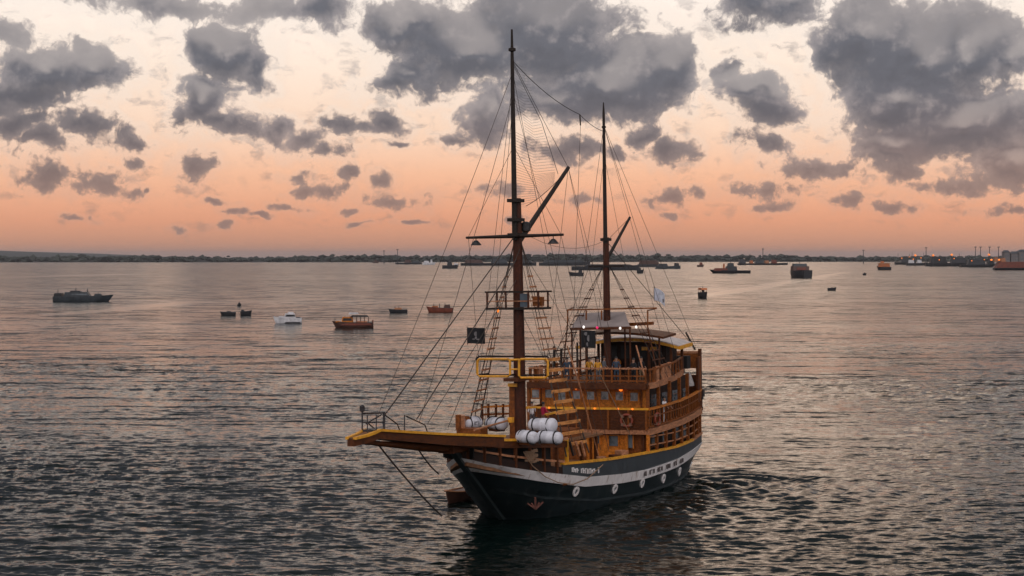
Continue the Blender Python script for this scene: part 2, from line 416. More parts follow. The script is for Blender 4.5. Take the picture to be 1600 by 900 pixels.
# ---- hull form (s runs aft from the waterline stem reference, local x = -s)
S1 = 31.4
stem = lambda z: 2.55 - 1.46 * z
zw = interp([(-4.3, 4.45), (-2.6, 3.85), (-1, 3.45), (2, 2.88), (6.8, 2.14), (12, 1.80), (16, 1.66), (23, 1.68), (30, 1.95), (32, 2.05)])
zy = interp([(3.6, 3.2), (10, 2.9), (17, 2.68), (23, 2.5), (28, 2.52), (32, 2.7)])
bt = interp([(0, .12), (.008, .65), (.02, 1.25), (.04, 1.85), (.07, 2.4), (.1, 2.75), (.16, 3.3), (.24, 3.75), (.35, 4.1), (.5, 4.25), (.62, 4.25), (.75, 4.08), (.88, 3.7), (1, 3.15)])
bw = interp([(0, .10), (.010, .8), (.03, 1.5), (.08, 2.4), (.15, 3.0), (.24, 3.4), (.36, 3.7), (.5, 3.95), (.65, 3.9), (.8, 3.45), (.9, 2.9), (1, 2.1)])
ZK = -1.3
def hull(t, z):
    s0 = stem(max(z, -.3)); s = s0 + t * (S1 - s0)
    zt = zw(s)
    if z >= 0:
        k = min(1.0, z / zt) ** 1.15; b = bw(t) + (bt(t) - bw(t)) * k
    else: b = bw(t) * math.sqrt(max(0.0, 1 - (z / ZK) ** 2)) ** .8
    return s, b
def hull_top(t):                                       # solve z = zw(s)
    z = 3.0
    for _ in range(20): z = zw(hull(t, z)[0])
    return hull(t, z) + (z,)
TS = [0, .006, .012, .02, .03, .045, .06, .08, .1, .13, .16, .2, .24, .3, .36, .43, .5, .57, .64, .7, .76, .82, .87, .92, .96, 1.0]
tops = [hull_top(t) for t in TS]
def bdeck(s): return float(np.interp(s, [a[0] for a in tops], [a[1] for a in tops]))   # half breadth at the sheer
rings = []
for t, (st, b_, zt) in zip(TS, tops):
    hs = [ZK * .999, -.9, -.45] + [zt * k / 9 for k in range(0, 10)]
    right = [(hull(t, z), z) for z in hs]
    ring = [Vector((-s, b, z)) for (s, b), z in right] + [Vector((-s, -b, z)) for (s, b), z in reversed(right)]
    rings.append(ring)
mb = MB().quadloop(rings, close=False)
mb.f.append(tuple(range((len(TS) - 1) * len(rings[0]), len(TS) * len(rings[0])))); mb.smooth.append(False)
mb.build('hull', TEAL, ship)
mb = MB()                                              # stem post
mb.strip([[Vector((-stem(z) + f, sy * w, z)) for f, sy in ((.34, -1), (.34, 1), (-.25, 1), (-.25, -1))] for z, w in ((-1.2, .16), (0, .16), (1.5, .16), (3, .17), (4.75, .19))], smooth=False)
mb.build('stem_post', mat('stem_paint', (.018, .026, .027), .4, .3, 2), ship)

def hull_strip(name, m, ztop, zbot, off, t0=0.0, t1=1.0, parent=None, n=48):
    for sgn in (1, -1):
        secs = []
        for k in range(n + 1):
            t = t0 + (t1 - t0) * (k / n) ** 1.5
            sec = []
            for f, o in ((zbot, off), (ztop, off), (ztop, -.03), (zbot, -.03)):
                z = 2.5
                for _ in range(25): z = f(hull(t, z)[0])
                s, b = hull(t, z); sec.append(Vector((-s + (off if t < .004 else 0), sgn * (b + o), z)))
            secs.append(sec)
        MB().strip(secs).build(name, m, parent or ship)
hull_strip('white_band', WHITEP, lambda s: zw(s) + .01, lambda s: zw(s) - (.42 + .16 * min(1, max(0, (s + 4) / 9))), .06)
hull_strip('wale', mat('wale_paint', (.030, .040, .042), .45, .3, 2), lambda s: float(np.interp(s, [-.6, 3, 9, 16, 24, 31.4], [2.25, 1.35, .55, .20, .12, .22])),
           lambda s: float(np.interp(s, [-.6, 3, 9, 16, 24, 31.4], [2.25, 1.35, .55, .20, .12, .22])) - .14, .07, .01)

# boards that follow the side of the ship
def side_band(name, m, s0, s1, zb, zt_, yo, th, parent=None, n=24, sides=(1, -1)):
    outs = []
    for sg in sides:
        secs = []
        for k in range(n + 1):
            s = s0 + (s1 - s0) * k / n; b = bdeck(s) + (yo(s) if callable(yo) else yo)
            a, c = (zb(s) if callable(zb) else zb), (zt_(s) if callable(zt_) else zt_)
            secs.append([Vector((-s, sg * b, a)), Vector((-s, sg * b, c)), Vector((-s, sg * (b - th), c)), Vector((-s, sg * (b - th), a))])
        outs.append(MB().strip(secs).build(name, m, parent or ship))
    return outs
def slab(name, m, s0, s1, z0, z1, yo, n=24, parent=None):
    secs = []
    for k in range(n + 1):
        s = s0 + (s1 - s0) * k / n; b = max(.05, bdeck(s) + (yo(s) if callable(yo) else yo))
        a, c = (z0(s) if callable(z0) else z0), (z1(s) if callable(z1) else z1)
        secs.append([Vector((-s, b, a)), Vector((-s, b, c)), Vector((-s, -b, c)), Vector((-s, -b, a))])
    return MB().strip(secs, smooth=False).build(name, m, parent or ship)
side_band('topside', TEALTOP, 3.9, S1, zw, zy, -.01, .10)
side_band('rail_cap', YELLOW, 3.9, 27.6, lambda s: zy(s) - .05, lambda s: zy(s) + .09, .07, .26)
side_band('rail_cap', W_TAN, 27.7, S1, lambda s: zy(s) - .05, lambda s: zy(s) + .09, .07, .26)
zin = lambda s: zy(s) + .06
slab('main_deck', W_DECK, -3.2, S1, lambda s: zw(s) - .35, lambda s: zw(s) - .1 if s < 6 else max(zw(s) - .1, 2.05), -.15)
side_band('bulwark_lining', W_RED, 4.2, S1, 1.9, zin, -.14, .08)

# ---- name lettering on the bow quarter: blurred white strokes, and dark marks on the white band
def on_side(s, z, off): return Vector((-s, bdeck(s) + off, z))
lt = MB()
for k, (ds, w, h) in enumerate([(0, .10, .26), (.2, .10, .26), (.42, .12, .22), (.62, .08, .26), (1.1, .10, .26), (1.32, .12, .30), (1.55, .10, .30), (1.8, .10, .30), (2.0, .12, .30), (2.25, .10, .30), (2.5, .10, .26), (2.75, .1, .28), (3.3, .12, .34)]):
    s = 4.9 + ds; a, c = on_side(s, 0, .03), on_side(s + w, 0, .03)
    z = zw(s) + .20
    lt.bar((a.x, a.y, z), (a.x, a.y, z + h), .04, w)
    lt.bar((a.x, a.y, z + h * (.5 if k % 2 else .9)), (c.x - .10, c.y, z + h * (.5 if k % 2 else .9)), .04, .05)
lt.build('lettering', WHITEP, ship)['kind'] = 'stuff'
lt = MB()
for k in range(11):
    s = 15.6 + k * .85 + .2 * math.sin(k * 3); a = on_side(s, zw(s) - .36, .09)
    lt.bar(a, a + Vector((0, 0, .28)), .05, .14 if k % 3 else .3)
    if k % 2: lt.bar(a + Vector((-.05, 0, .26)), a + Vector((-.4, 0, .26)), .05, .06)
lt.build('lettering', mat('dark_lettering', (.10, .08, .075), .6), ship)['kind'] = 'stuff'

# ---- portholes
G = [(t_, z_) for t_ in np.linspace(.05, .99, 260) for z_ in np.linspace(.2, 1.9, 30)]
def project(pl):
    w = SHIP @ Vector(pl) - CAMP
    c, s = math.cos(PITCH), math.sin(PITCH)
    f = w.y * c - w.z * s; up = w.y * s + w.z * c
    return 800 + FPX * w.x / f, 450 - FPX * up / f
GP = []
for t_, z_ in G:
    s, b = hull(t_, z_); GP.append(project((-s, b, z_)))
GP = np.array(GP)
def hull_at(u, v):
    k = int(np.argmin((GP[:, 0] - u) ** 2 + (GP[:, 1] - v) ** 2)); t_, z_ = G[k]
    s, b = hull(t_, z_); s2, b2 = hull(t_ + .01, z_); s3, b3 = hull(t_, z_ + .1)
    p0 = Vector((-s, b, z_)); n = (Vector((-s2, b2, z_)) - p0).cross(Vector((-s3, b3, z_ + .1)) - p0)
    n = n if n.y > 0 else -n
    return p0, n.normalized()
def ring_mesh(r0, r1, d, n=16):
    mb = MB(); rr = []
    for k in range(n + 1):
        a = 2 * math.pi * k / n; c, s = math.cos(a), math.sin(a)
        rr.append([Vector((r0 * c, r0 * s, -.05)), Vector((r1 * c, r1 * s, -.05)), Vector((r1 * c, r1 * s, d)), Vector((r0 * c, r0 * s, d))])
    return mb.strip(rr)
rim0 = gl0 = None
for (u, v) in [(899, 768), (960, 763), (1003, 755), (1036, 747), (1061, 737), (1079, 727)]:
    p0, nrm = hull_at(u, v); q = nrm.to_track_quat('Z', 'Y').to_euler()
    if rim0 is None:
        rim0 = ring_mesh(.17, .31, .08).build('porthole_rim', WHITEP, ship, p0); rim0.rotation_euler = q
        gl0 = MB().lathe([(.18, -.04), (.18, .025)], n=16).build('porthole_glass', GLASS, ship, p0); gl0.rotation_euler = q
    else:
        clone(rim0, ship, p0, q); clone(gl0, ship, p0, q)

# ---- forecastle: deck slab with yellow edge on posts above a low bulwark
zf = interp([(-4.2, 5.2), (-1.6, 5.02), (4, 4.58), (6, 4.5)])
slab('forecastle_deck', W_DARK, -3.9, 4.6, lambda s: zf(s) - .42, zf, .05)
side_band('deck_edge', YELLOW, -1.9, 4.4, lambda s: zf(s) - .03, lambda s: zf(s) + .11, .10, .22)
side_band('deck_edge', YELLOW, 4.3, 4.42, lambda s: zy(s), lambda s: zf(s) + .05, .085, .2, n=2)
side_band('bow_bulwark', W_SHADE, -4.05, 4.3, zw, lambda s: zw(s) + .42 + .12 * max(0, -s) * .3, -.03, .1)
side_band('bow_shade_panel', BLACK, -3.6, 4.3, zw, lambda s: zf(s) - .4, -1.0, .08)  # black sheet stands in for the shade inside the bow openings
for s in (-3.2, -2.4, -1.5, -.4, .8, 2.1, 3.4):
    for sg in (1, -1):
        MB().box((-s, sg * (bdeck(s) - .08), (zw(s) + zf(s) - .3) / 2), (.2, .16, zf(s) - .35 - zw(s))).build('bow_post', W_DARK, ship)
for sg in (1, -1):
    side_band('bow_rail', W_TAN, -3.0, 4.2, lambda s: zw(s) + .62 + .02 * s, lambda s: zw(s) + .74 + .02 * s, -.03, .1, sides=(sg,))
mb = MB()
for k in range(14): mb.box((-1.0 - .35 * math.sin(k * 2.1), 2.5 + .1 * math.cos(k), zw(1) + .55 + .05 * k), (.5, .22, .14), rz=k)
mb.build('rope_coil', TANROPE, ship)

# ---- bowsprit: a long tapering platform of planks with yellow edges, pulpit rail and struts
TIP = lp(548, 686, y=0)
zb = interp([(-16.7, TIP.z), (-14.8, TIP.z + .10), (-14.2, TIP.z + .26), (-8, 5.92), (-1.9, 5.30)])
wb = interp([(-16.7, .22), (-14.8, .42), (-8, .95), (-3.0, 1.75), (-1.9, 2.1)])
tipS = -TIP.x
Ls = list(np.linspace(tipS, -1.9, 26))
mb = MB(); mb.strip([[Vector((-s, sg * (wb(s) - .06), z)) for sg, z in ((1, zb(s) - .38 - .22 * min(1, max(0, (s + 16) / 10))), (1, zb(s) - .02), (-1, zb(s) - .02), (-1, zb(s) - .38 - .22 * min(1, max(0, (s + 16) / 10))))] for s in Ls], smooth=False)
bow = mb.build('bowsprit', W_DARK, ship)
for sg in (1, -1):
    MB().strip([[Vector((-s, sg * (wb(s) + .05), z)) if k < 2 else Vector((-s, sg * (wb(s) - .14), z)) for k, z in enumerate((zb(s) - .05, zb(s) + .08, zb(s) + .08, zb(s) - .05))] for s in Ls], smooth=False).build('yellow_edge', YELLOW, bow)
for k in range(9):                                       # top planks
    f0, f1 = -1 + 2 * k / 9 + .02, -1 + 2 * (k + 1) / 9 - .02
    MB().strip([[Vector((-s, f * (wb(s) - .16), z)) for f, z in ((f0, zb(s) - .01), (f0, zb(s) + .03), (f1, zb(s) + .03), (f1, zb(s) - .01))] for s in Ls], smooth=False).build('plank', W_DECK, bow)
sp = MB().rope([(-tipS - 1.1, 0, TIP.z - .25), (8, 0, 5.2), (0, 0, 4.3)], [.10, .24, .32], 10).build('spar', W_DARK, bow)
MB().box((4.1, 0, 4.85), (2.4, .9, .5)).build('knee', W_DARK, ship)
rail = MB().rope([lp(601, 645, y=-.5), lp(566, 646, y=-.45)], .05).rope([lp(601, 660, y=-.5), lp(568, 660, y=-.45)], .03).build('pulpit_rail', STEEL, bow)
for (u, v0, v1, y, r) in [(566, 638, 676, -.45, .045), (574, 648, 676, .3, .035), (600, 645, 675, -.5, .07), (588, 648, 674, .4, .03), (632, 648, 674, -.6, .035)]:
    a, c = lp(u, v0, y=y), lp(u, v1, y=y); MB().tube(a, c, r, n=6).build('pulpit_post', STEEL, bow)
for pts in [[(601, 648), (621, 663), (625, 674)], [(634, 650), (664, 664), (668, 676)], [(576, 662), (590, 674)], [(572, 662), (596, 648)]]:
    MB().rope([lp(u, v, y=-.6) for u, v in pts], .035).build('pulpit_brace', STEEL, bow)
MB().box(lp(582, 674, y=0), (.9, .7, .22)).build('anchor_roller', STEEL, bow)
MB().lathe([(.03, -.2), (.13, -.15), (.14, .1), (.05, .18)], lp(566, 638, y=-.45), 8).build('bow_light', STEEL, bow)

# ---- masts
MS, ZS = 5.3, 20.6                                     # stations of the masts
def mast_pt(u, v, s): return lp(u, v, x=-s)
mm = MB().rope([(-MS, 0, 2.2), (-MS, 0, 9), (-MS, 0, 16), (-MS, 0, 18.9)], [.37, .35, .28, .24], 14).build('main_mast', W_MAST, ship)
tm = MB().rope([(-MS + .42, 0, 16.4), (-MS + .42, 0, 22), (-MS + .42, 0, 27.0), (-MS + .42, 0, 28.95)], [.17, .15, .11, .06], 10).build('topmast', W_BLACK, mm)
for z in (16.7, 17.6, 18.75):
    MB().box((-MS + .2, 0, z), (1.15, .66, .20)).build('mast_cap', W_BLACK, mm)
MB().lathe([(.05, 0), (.22, .06), (.22, .22), (.05, .28)], (-MS + .42, 0, 27.6), 10).build('mast_truck', W_BLACK, mm)
def yard(parent, s, z, half, r, tilt=0.0, mat_=W_BLACK):
    return MB().rope([(-s, -half, z - tilt), (-s, 0, z), (-s, half, z + tilt)], [r * .6, r, r * .6], 8).build('yard', mat_, parent)
yard(mm, MS - .5, 16.62, 3.15, .12, .03)
for y in (-2.5, 2.5):
    o = MB().lathe([(.06, .12), (.12, .10), (.34, -.16), (.30, -.18)], (-MS + .5, y, 16.3), 10).tube((-MS + .5, y, 16.4), (-MS + .5, y, 16.6), .03).build('yard_lamp', STEEL, mm)
def spar(name, a, c, r0, r1, parent, m=W_BLACK): return MB().tube(a, c, r0, r1, 10).build(name, m, parent)
spar('gaff', Vector((-MS - .4, 0, 16.4)), lp(888, 262, y=0), .17, .12, mm)
MB().lathe([(.1, -.35), (.3, -.25), (.32, .2), (.12, .3)], (-MS - .45, .35, 17.2), 10).build('block', STEEL, mm)
# crow's nest
zc = 12.3
MB().box((-MS, 0, zc), (1.6, 3.6, .12)).build('nest_floor', W_BLACK, mm)
for x in (-.75, .75):
    MB().bar((-MS + x, -1.85, zc + 1.0), (-MS + x, 1.85, zc + 1.0), .08, .10).build('nest_rail', W_BLACK, mm)
    MB().bar((-MS + x, -1.7, zc + .45), (-MS + x, 1.7, zc + .45), .05, .06).build('nest_rail', W_TAN, mm)
    for y in (-1.72, -.5, .95, 1.6):
        MB().bar((-MS + x, y, zc), (-MS + x, y, zc + 1.0), .09, .09).build('nest_post', W_MAST, mm)
for y in (-1.72, 1.72): MB().bar((-MS - .75, y, zc + 1.0), (-MS + .75, y, zc + 1.0), .08, .10).build('nest_rail', W_BLACK, mm)
MB().box((-MS + .7, .68, zc + .5), (.05, .55, .8)).build('nest_panel', mat('blue_grey_panel', (.06, .08, .10), .5), mm)
MB().box((-MS + .4, 1.45, zc + .42), (.4, .6, .55)).build('nest_locker', W_RED, mm)
MB().lathe([(.02, -.1), (.09, 0), (.02, .1)], (-MS + .8, -1.0, zc - .12), 8).build('nest_lamp', LAMPO, mm)
# yellow tube frames in front of the mast
def loop_frame(name, m, u0, u1, v0, v1, x, r, parent):
    c = [lp(u, v, x=x) for u, v in ((u0, v0), (u1, v0), (u1, v1), (u0, v1))]
    pts = []
    for k in range(4):
        a, b_, d = c[k - 1], c[k], c[(k + 1) % 4]
        pts += [b_ + (a - b_).normalized() * .12, b_ + (d - b_).normalized() * .12]
    return MB().rope(pts + [pts[0]], r, 6).build(name, m, parent)
loop_frame('yellow_frame', YELLOW, 746, 797, 561, 588, -MS + 1.0, .075, mm)
loop_frame('yellow_frame', YELLOW, 811, 856, 561, 590, -MS + 1.0, .075, mm)
MB().tube(lp(797, 562, x=-MS + 1), lp(811, 562, x=-MS + 1), .06).build('yellow_tie', YELLOW, mm)
MB().tube(lp(797, 577, x=-MS + 1), lp(811, 577, x=-MS + 1), .05).build('yellow_tie', YELLOW, mm)
loop_frame('back_frame', W_BLACK, 745, 858, 557, 586, -MS - .7, .06, mm)
for (u, v) in ((746, 586), (797, 586), (811, 588), (856, 588)):
    a = lp(u, v, x=-MS + 1.0); MB().tube(a, (-MS - .7, a.y, a.z), .05).build('frame_tie', W_BLACK, mm)
MB().box((-MS + .2, 0, lp(812, 589, x=-MS).z - .1), (2.2, 1.0, .2)).build('frame_platform', W_DARK, mm)

m2 = MB().rope([(-ZS, 0, 2.5), (-ZS, 0, 12), (-ZS, 0, 16.7)], [.27, .24, .20], 12).build('mizzen_mast', W_MAST, ship)
MB().rope([(-ZS + .1, 0, 16.3), (-ZS + .1, 0, 22), (-ZS + .1, 0, 25.0), (-ZS + .1, 0, 25.75)], [.15, .12, .09, .035], 10).build('topmast', W_BLACK, m2)
MB().box((-ZS, 0, 16.55), (.7, .55, .2)).build('mast_cap', W_BLACK, m2)
MB().box((-ZS, 0, 14.75), (.5, 2.4, .14)).build('crosstree', W_BLACK, m2)
spar('gaff', Vector((-ZS - .3, 0, 15.3)), lp(984, 340, y=0), .12, .09, m2)
MB().lathe([(.02, 0), (.16, .05), (.16, .15), (.02, .2)], (-ZS + .1, 0, 24.0), 8).build('mast_truck', W_BLACK, m2)

# ---- shrouds with ratline rungs
def shrouds(s_list, foot_y, foot_z, top, nr, rung_r=.05, rope_r=.03, rmat=W_TAN):
    for sg in (1, -1):
        feet = [Vector((-s, sg * foot_y(s), foot_z(s))) for s in s_list]
        tp = Vector((top[0], sg * .22, top[1]))
        root = MB()
        for f in feet: root.tube(f, tp, rope_r, rope_r * .8, 5)
        if rope_r > .024:
            for f in (feet[0], feet[-1]): root.tube(f, f.lerp(tp, .45), .05, .04, 5)
        sh = root.build('shroud', ROPE, ship)
        proto = None
        for k in range(nr):
            q = (k + .6) / (nr + 2) * .93
            zr = feet[-1].z + .3 + (tp.z - feet[-1].z) * q
            a, c = (f.lerp(tp, (zr - f.z) / (tp.z - f.z)) for f in (feet[0], feet[-1]))
            d = (c - a) * (.06 if q < .5 else .12); hh = 4.0 if (sg > 0 and k < nr * .5 and rung_r > .04) else 2.2; MB().bar(a - d, c + d, rung_r * 1.6, rung_r * hh).build('rung', W_LADDER if hh > 2.5 else rmat, sh)
shrouds([4.2, 5.3, 6.9], lambda s: bdeck(s) + .05, lambda s: 3.6, (-MS, 16.3), 17, .048, .026)
shrouds([19.3, 20.6, 22.2], lambda s: bdeck(s) + .05, lambda s: 7.3, (-ZS, 14.8), 10, .035, .022, W_DARK)
for sg in (1, -1):                                       # dead-eye stretchers between the feet
    MB().bar((-3.7, sg * (bdeck(4) + .1), zf(4) + .1), (-4.35, sg * (bdeck(4) + .1), zf(4) + .1), .1, .16).build('chain_plate', W_TAN, ship)

# ---- standing and running rigging, each line its own part
def line(a, c, r=.022, sag=0.0, m=ROPE, name='stay'):
    a, c = Vector(a), Vector(c); n = 8 if sag else 1
    MB().rope([a.lerp(c, k / n) - Vector((0, 0, sag * 4 * (k / n) * (1 - k / n))) for k in range(n + 1)], r, 5).build(name, m, ship)
P = lambda u, v, y=0: lp(u, v, y=y)
mtop = Vector((-MS + .4, 0, 27.6)); mcap = Vector((-MS + .3, 0, 16.7)); m2top = Vector((-ZS + .1, 0, 24.2)); m2cap = Vector((-ZS, 0, 16.5))
line(mcap, P(602, 647), .035); line(Vector((-MS, 0, 15.4)), P(651, 655), .035); line(mcap, P(608, 640, -.4), .022)
line(Vector((-MS, 0, 14.2)), P(668, 662), .02); line(Vector((-MS, .2, 16.0)), P(700, 668, .8), .02)
line(mtop - Vector((0, 0, 1.2)), P(590, 650, -.2), .016, .3); line(mtop - Vector((0, 0, 2.6)), P(655, 660, -.3), .016, .3)
for k, (sg, s) in enumerate(((1, 6.4), (-1, 6.0), (1, 8.6), (-1, 8.4))):
    line(Vector((-MS + .4, 0, 26.5 - k * .6)), Vector((-s, sg * (bdeck(s)), 3.6)), .014)
for sg in (1, -1):
    line(Vector((-MS + .4, 0, 22)), (-MS + .5, sg * 3.0, 16.65), .014); line((-MS + .5, sg * 3.0, 16.6), (-9.5, sg * 4.1, 3.4), .014)
    line(m2top, (-24, sg * bdeck(24), 7.6), .014); line(m2top - Vector((0, 0, 2)), (-21, sg * 1.2, 14.8), .012); line((-ZS, sg * 1.2, 14.8), (-20.5, sg * bdeck(20), 7.6), .014)
knot = P(906, 179)
line(mtop - Vector((0, 0, .5)), knot, .022, .35); line(knot, m2top - Vector((0, 0, .4)), .02, .15); line(knot, P(907, 196), .05); line(P(907, 196), (-13.2, .3, 8.4), .014)
gt = P(888, 262); line(gt, P(822, 322), .022, .25); line(gt, Vector((-MS + .3, 0, 27)), .016); line(gt, (-20, .6, 9.6), .014); line(gt, (-15, 2.2, 8.2), .014); line(gt, (-15, -2.2, 8.2), .014)
g2 = P(984, 340); line(g2, Vector((-ZS, 0, 16.4)), .016); line(g2, (-29, 1, 9.8), .014); line(g2, m2top, .012)
line(m2cap, (-MS - .3, 0, 17.0), .012, .8); line(m2cap, P(1085, 543, 2.9), .022); line(m2top, P(1087, 541, 2.9), .014); line(P(1072, 520, 2.9), P(1086, 546, 2.9), .07)
line(m2cap, (-16.5, .5, 8.2), .014); line((-MS, 0, 16.2), (-13.5, 1.8, 8.2), .014); line((-MS, 0, 16.2), (-13.5, -1.6, 8.2), .014); line((-MS, 0, 12.4), (-16.3, -2.6, 8.2), .014)
line(P(905, 600, 2.2), P(935, 712, 2.4), .055, m=W_TAN, name='brace_spar'); line(P(886, 540, 1.5), P(905, 600, 2.2), .05, m=W_TAN, name='brace_spar')
line(P(938, 585, 2.8), P(985, 680, 3.6), .03, m=TANROPE); line(P(994, 540, 2.5), P(1008, 590, 3.6), .05, m=W_TAN, name='brace_spar')
# anchor lines from the bowsprit to the water, and the mooring rope looped along the bow
for (a, c) in (((589, 692), (690, 806)), ((649, 694), (685, 740))):
    line(P(*a), P(*c, -.8), .05 if a[0] < 600 else .045, .15, ROPE, 'anchor_rope')
pts = []
for (u, v) in [(818, 706), (832, 728), (852, 745), (872, 754), (895, 757), (918, 748), (942, 726)]:
    q = lp(u, v, y=2.6); best = min(np.linspace(-3, 9, 200), key=lambda s: abs(project((-s, bdeck(s) + .12, lp(u, v, y=bdeck(s) + .12).z))[0] - u) + abs(lp(u, v, y=bdeck(s) + .12).x + s))
    pts.append(lp(u, v, y=bdeck(best) + .14))
MB().rope(pts, .03, 5).build('mooring_rope', TANROPE, ship)
# topsail brailed as a fan of thin lines between topmast and gaff
net = MB().rope([Vector((-MS + .35, .0, 26.9)), P(846, 190), P(872, 272)], .02, 5).build('topsail_leech', NET, ship)
for k in range(52):
    f = k / 51; v0 = 96 + 226 * f
    a = Vector((-MS + .25, 0, lp(812, v0, y=0).z))
    v1 = v0 + 10 - 46 * max(0, f - .72) / .28
    u1 = float(np.interp(v1, [80, 190, 262, 285], [817, 845, 870, 868])) - 2
    c = P(u1, v1)
    if 17 < k < 25: a = a.lerp(c, .35)
    mid = (a + c) / 2 - Vector((0, 0, .12 + .3 * f))
    MB().rope([a, mid, c], .0085, 4).build('sail_line', NET, net)

# ================================================================== deckhouses, galleries and roofs
CS = 16.6                                                # station of the deckhouse front
zm = interp([(10, 4.15), (17, 4.15), (24, 4.22), (32, 4.45)])       # middle deck
zu = interp([(14, 7.05), (18, 7.05), (24, 7.2), (29, 7.5), (32, 7.7)])  # upper deck
# --- lower cabin front on the main deck
def front_wall(name, m, s, y0, y1, z0, z1, th=.12, parent=None): return MB().box((-s, (y0 + y1) / 2, (z0 + z1) / 2), (th, y1 - y0, z1 - z0)).build(name, m, parent or ship)
lc = front_wall('lower_cabin', W_RED, CS + .6, -3.9, 3.9, 1.9, 4.1)
for (y0, y1) in ((.15, 2.55),):
    front_wall('cabin_panel', W_ORANGE, CS + .5, y0, y1, 2.1, 3.75, .1, lc)
for (u0, u1, v0, v1) in ((931, 938, 679, 693), (951, 967, 681, 697), (978, 990, 679, 700)):
    a, c = lp(u0, v0, x=-CS - .42), lp(u1, v1, x=-CS - .42)
    MB().box(((a.x + c.x) / 2, (a.y + c.y) / 2, (a.z + c.z) / 2), (.06, abs(c.y - a.y), abs(c.z - a.z))).build('window_pane', GLASS, lc)
    for yy in (a.y, c.y): MB().box((a.x + .03, yy, (a.z + c.z) / 2), (.1, .07, abs(c.z - a.z) + .1)).build('window_frame', W_ORANGE, lc)
for y in (-2.5, -.1, 2.6, 3.7): MB().box((-CS - .35, y, 3.0), (.16, .16, 2.2)).build('cabin_post', W_ORANGE if y in (-.1, 2.6) else W_DARK, lc)
# --- plank front of the middle deck with a yellow rail on top
fb = MB().box((-CS, 0, 4.78), (.08, 8.3, 1.3)).build('gallery_front', W_DARK, ship)
for k in range(7):
    MB().box((-CS + .06, 0, 4.22 + k * .185), (.05, 8.3, .155)).build('plank', W_DARK, fb)
for y in (-4.1, -2.7, -1.3, .1, 1.5, 2.9, 4.1): MB().box((-CS + .1, y, 4.8), (.12, .14, 1.36)).build('gallery_post', W_RED, fb)
MB().box((-CS + .05, 0, 5.50), (.24, 8.5, .13)).build('yellow_rail', YELLOW, fb)
for y in (-2.6, -1.0, .6, 2.2, 3.2): MB().lathe([(.01, -.07), (.07, -.03), (.07, .03), (.01, .07)], (-CS + .2, y, 5.5), 8).build('rail_bulb', LAMPO, fb)
slab('middle_deck', W_TAN, CS - .05, S1, lambda s: zm(s) - .30, zm, .04)
PALEGLASS = mat('pale_grey_glass', (.27, .27, .27), .12, .5, 2.5, spec=.8)  # pale grey panes, lighter than the other window glass
# --- upper cabin: orange wall with a row of small windows
uc = front_wall('upper_cabin', W_ORANGE, CS + 1.3, -3.6, 3.85, 4.2, 7.0, .14)
px = -CS - 1.3 + .07
for (u, v) in ((837, 615), (858, 615), (878, 619), (901, 617), (923, 618), (945, 618), (968, 619), (991, 620)):
    q = lp(u, v, x=px + .04)
    MB().box((px + .02, q.y, q.z), (.05, .54, .54)).build('window_pane', PALEGLASS, uc)
    for d, sz in (((0, .31, 0), (.1, .09, .7)), ((0, -.31, 0), (.1, .09, .7)), ((0, 0, .31), (.1, .53, .09)), ((0, 0, -.31), (.1, .53, .09))):
        MB().box((px + .05, q.y + d[1], q.z + d[2]), sz).build('window_frame', W_ORANGE, uc)
for k in range(9):
    a = lp(827 + k * 21.9, 618, x=px); MB().box((px + .03, a.y, 5.9), (.07, .12, 2.1)).build('cabin_batten', W_RED if k in (0, 8) else W_ORANGE, uc)
for (u, v) in ((843, 604), (900, 606), (970, 609)):
    MB().lathe([(.02, -.11), (.13, -.04), (.13, .05), (.03, .11)], lp(u, v, x=px + .3), 8).build('wall_lamp', LAMPO, uc)
for sg in (1, -1):                                        # cabin sides, set in from the gallery
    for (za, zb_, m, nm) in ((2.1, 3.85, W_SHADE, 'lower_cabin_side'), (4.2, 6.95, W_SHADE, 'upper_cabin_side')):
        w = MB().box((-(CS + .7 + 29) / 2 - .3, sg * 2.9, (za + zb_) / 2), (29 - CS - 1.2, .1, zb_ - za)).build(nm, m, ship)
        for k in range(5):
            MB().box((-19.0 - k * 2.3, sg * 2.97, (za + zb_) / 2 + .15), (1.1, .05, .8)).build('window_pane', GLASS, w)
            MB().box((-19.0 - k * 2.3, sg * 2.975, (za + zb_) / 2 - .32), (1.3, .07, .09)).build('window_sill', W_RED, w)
MB().box((-30.9, 0, 4.4), (.12, 6.0, 5.0)).build('stern_wall', W_DARK, ship)
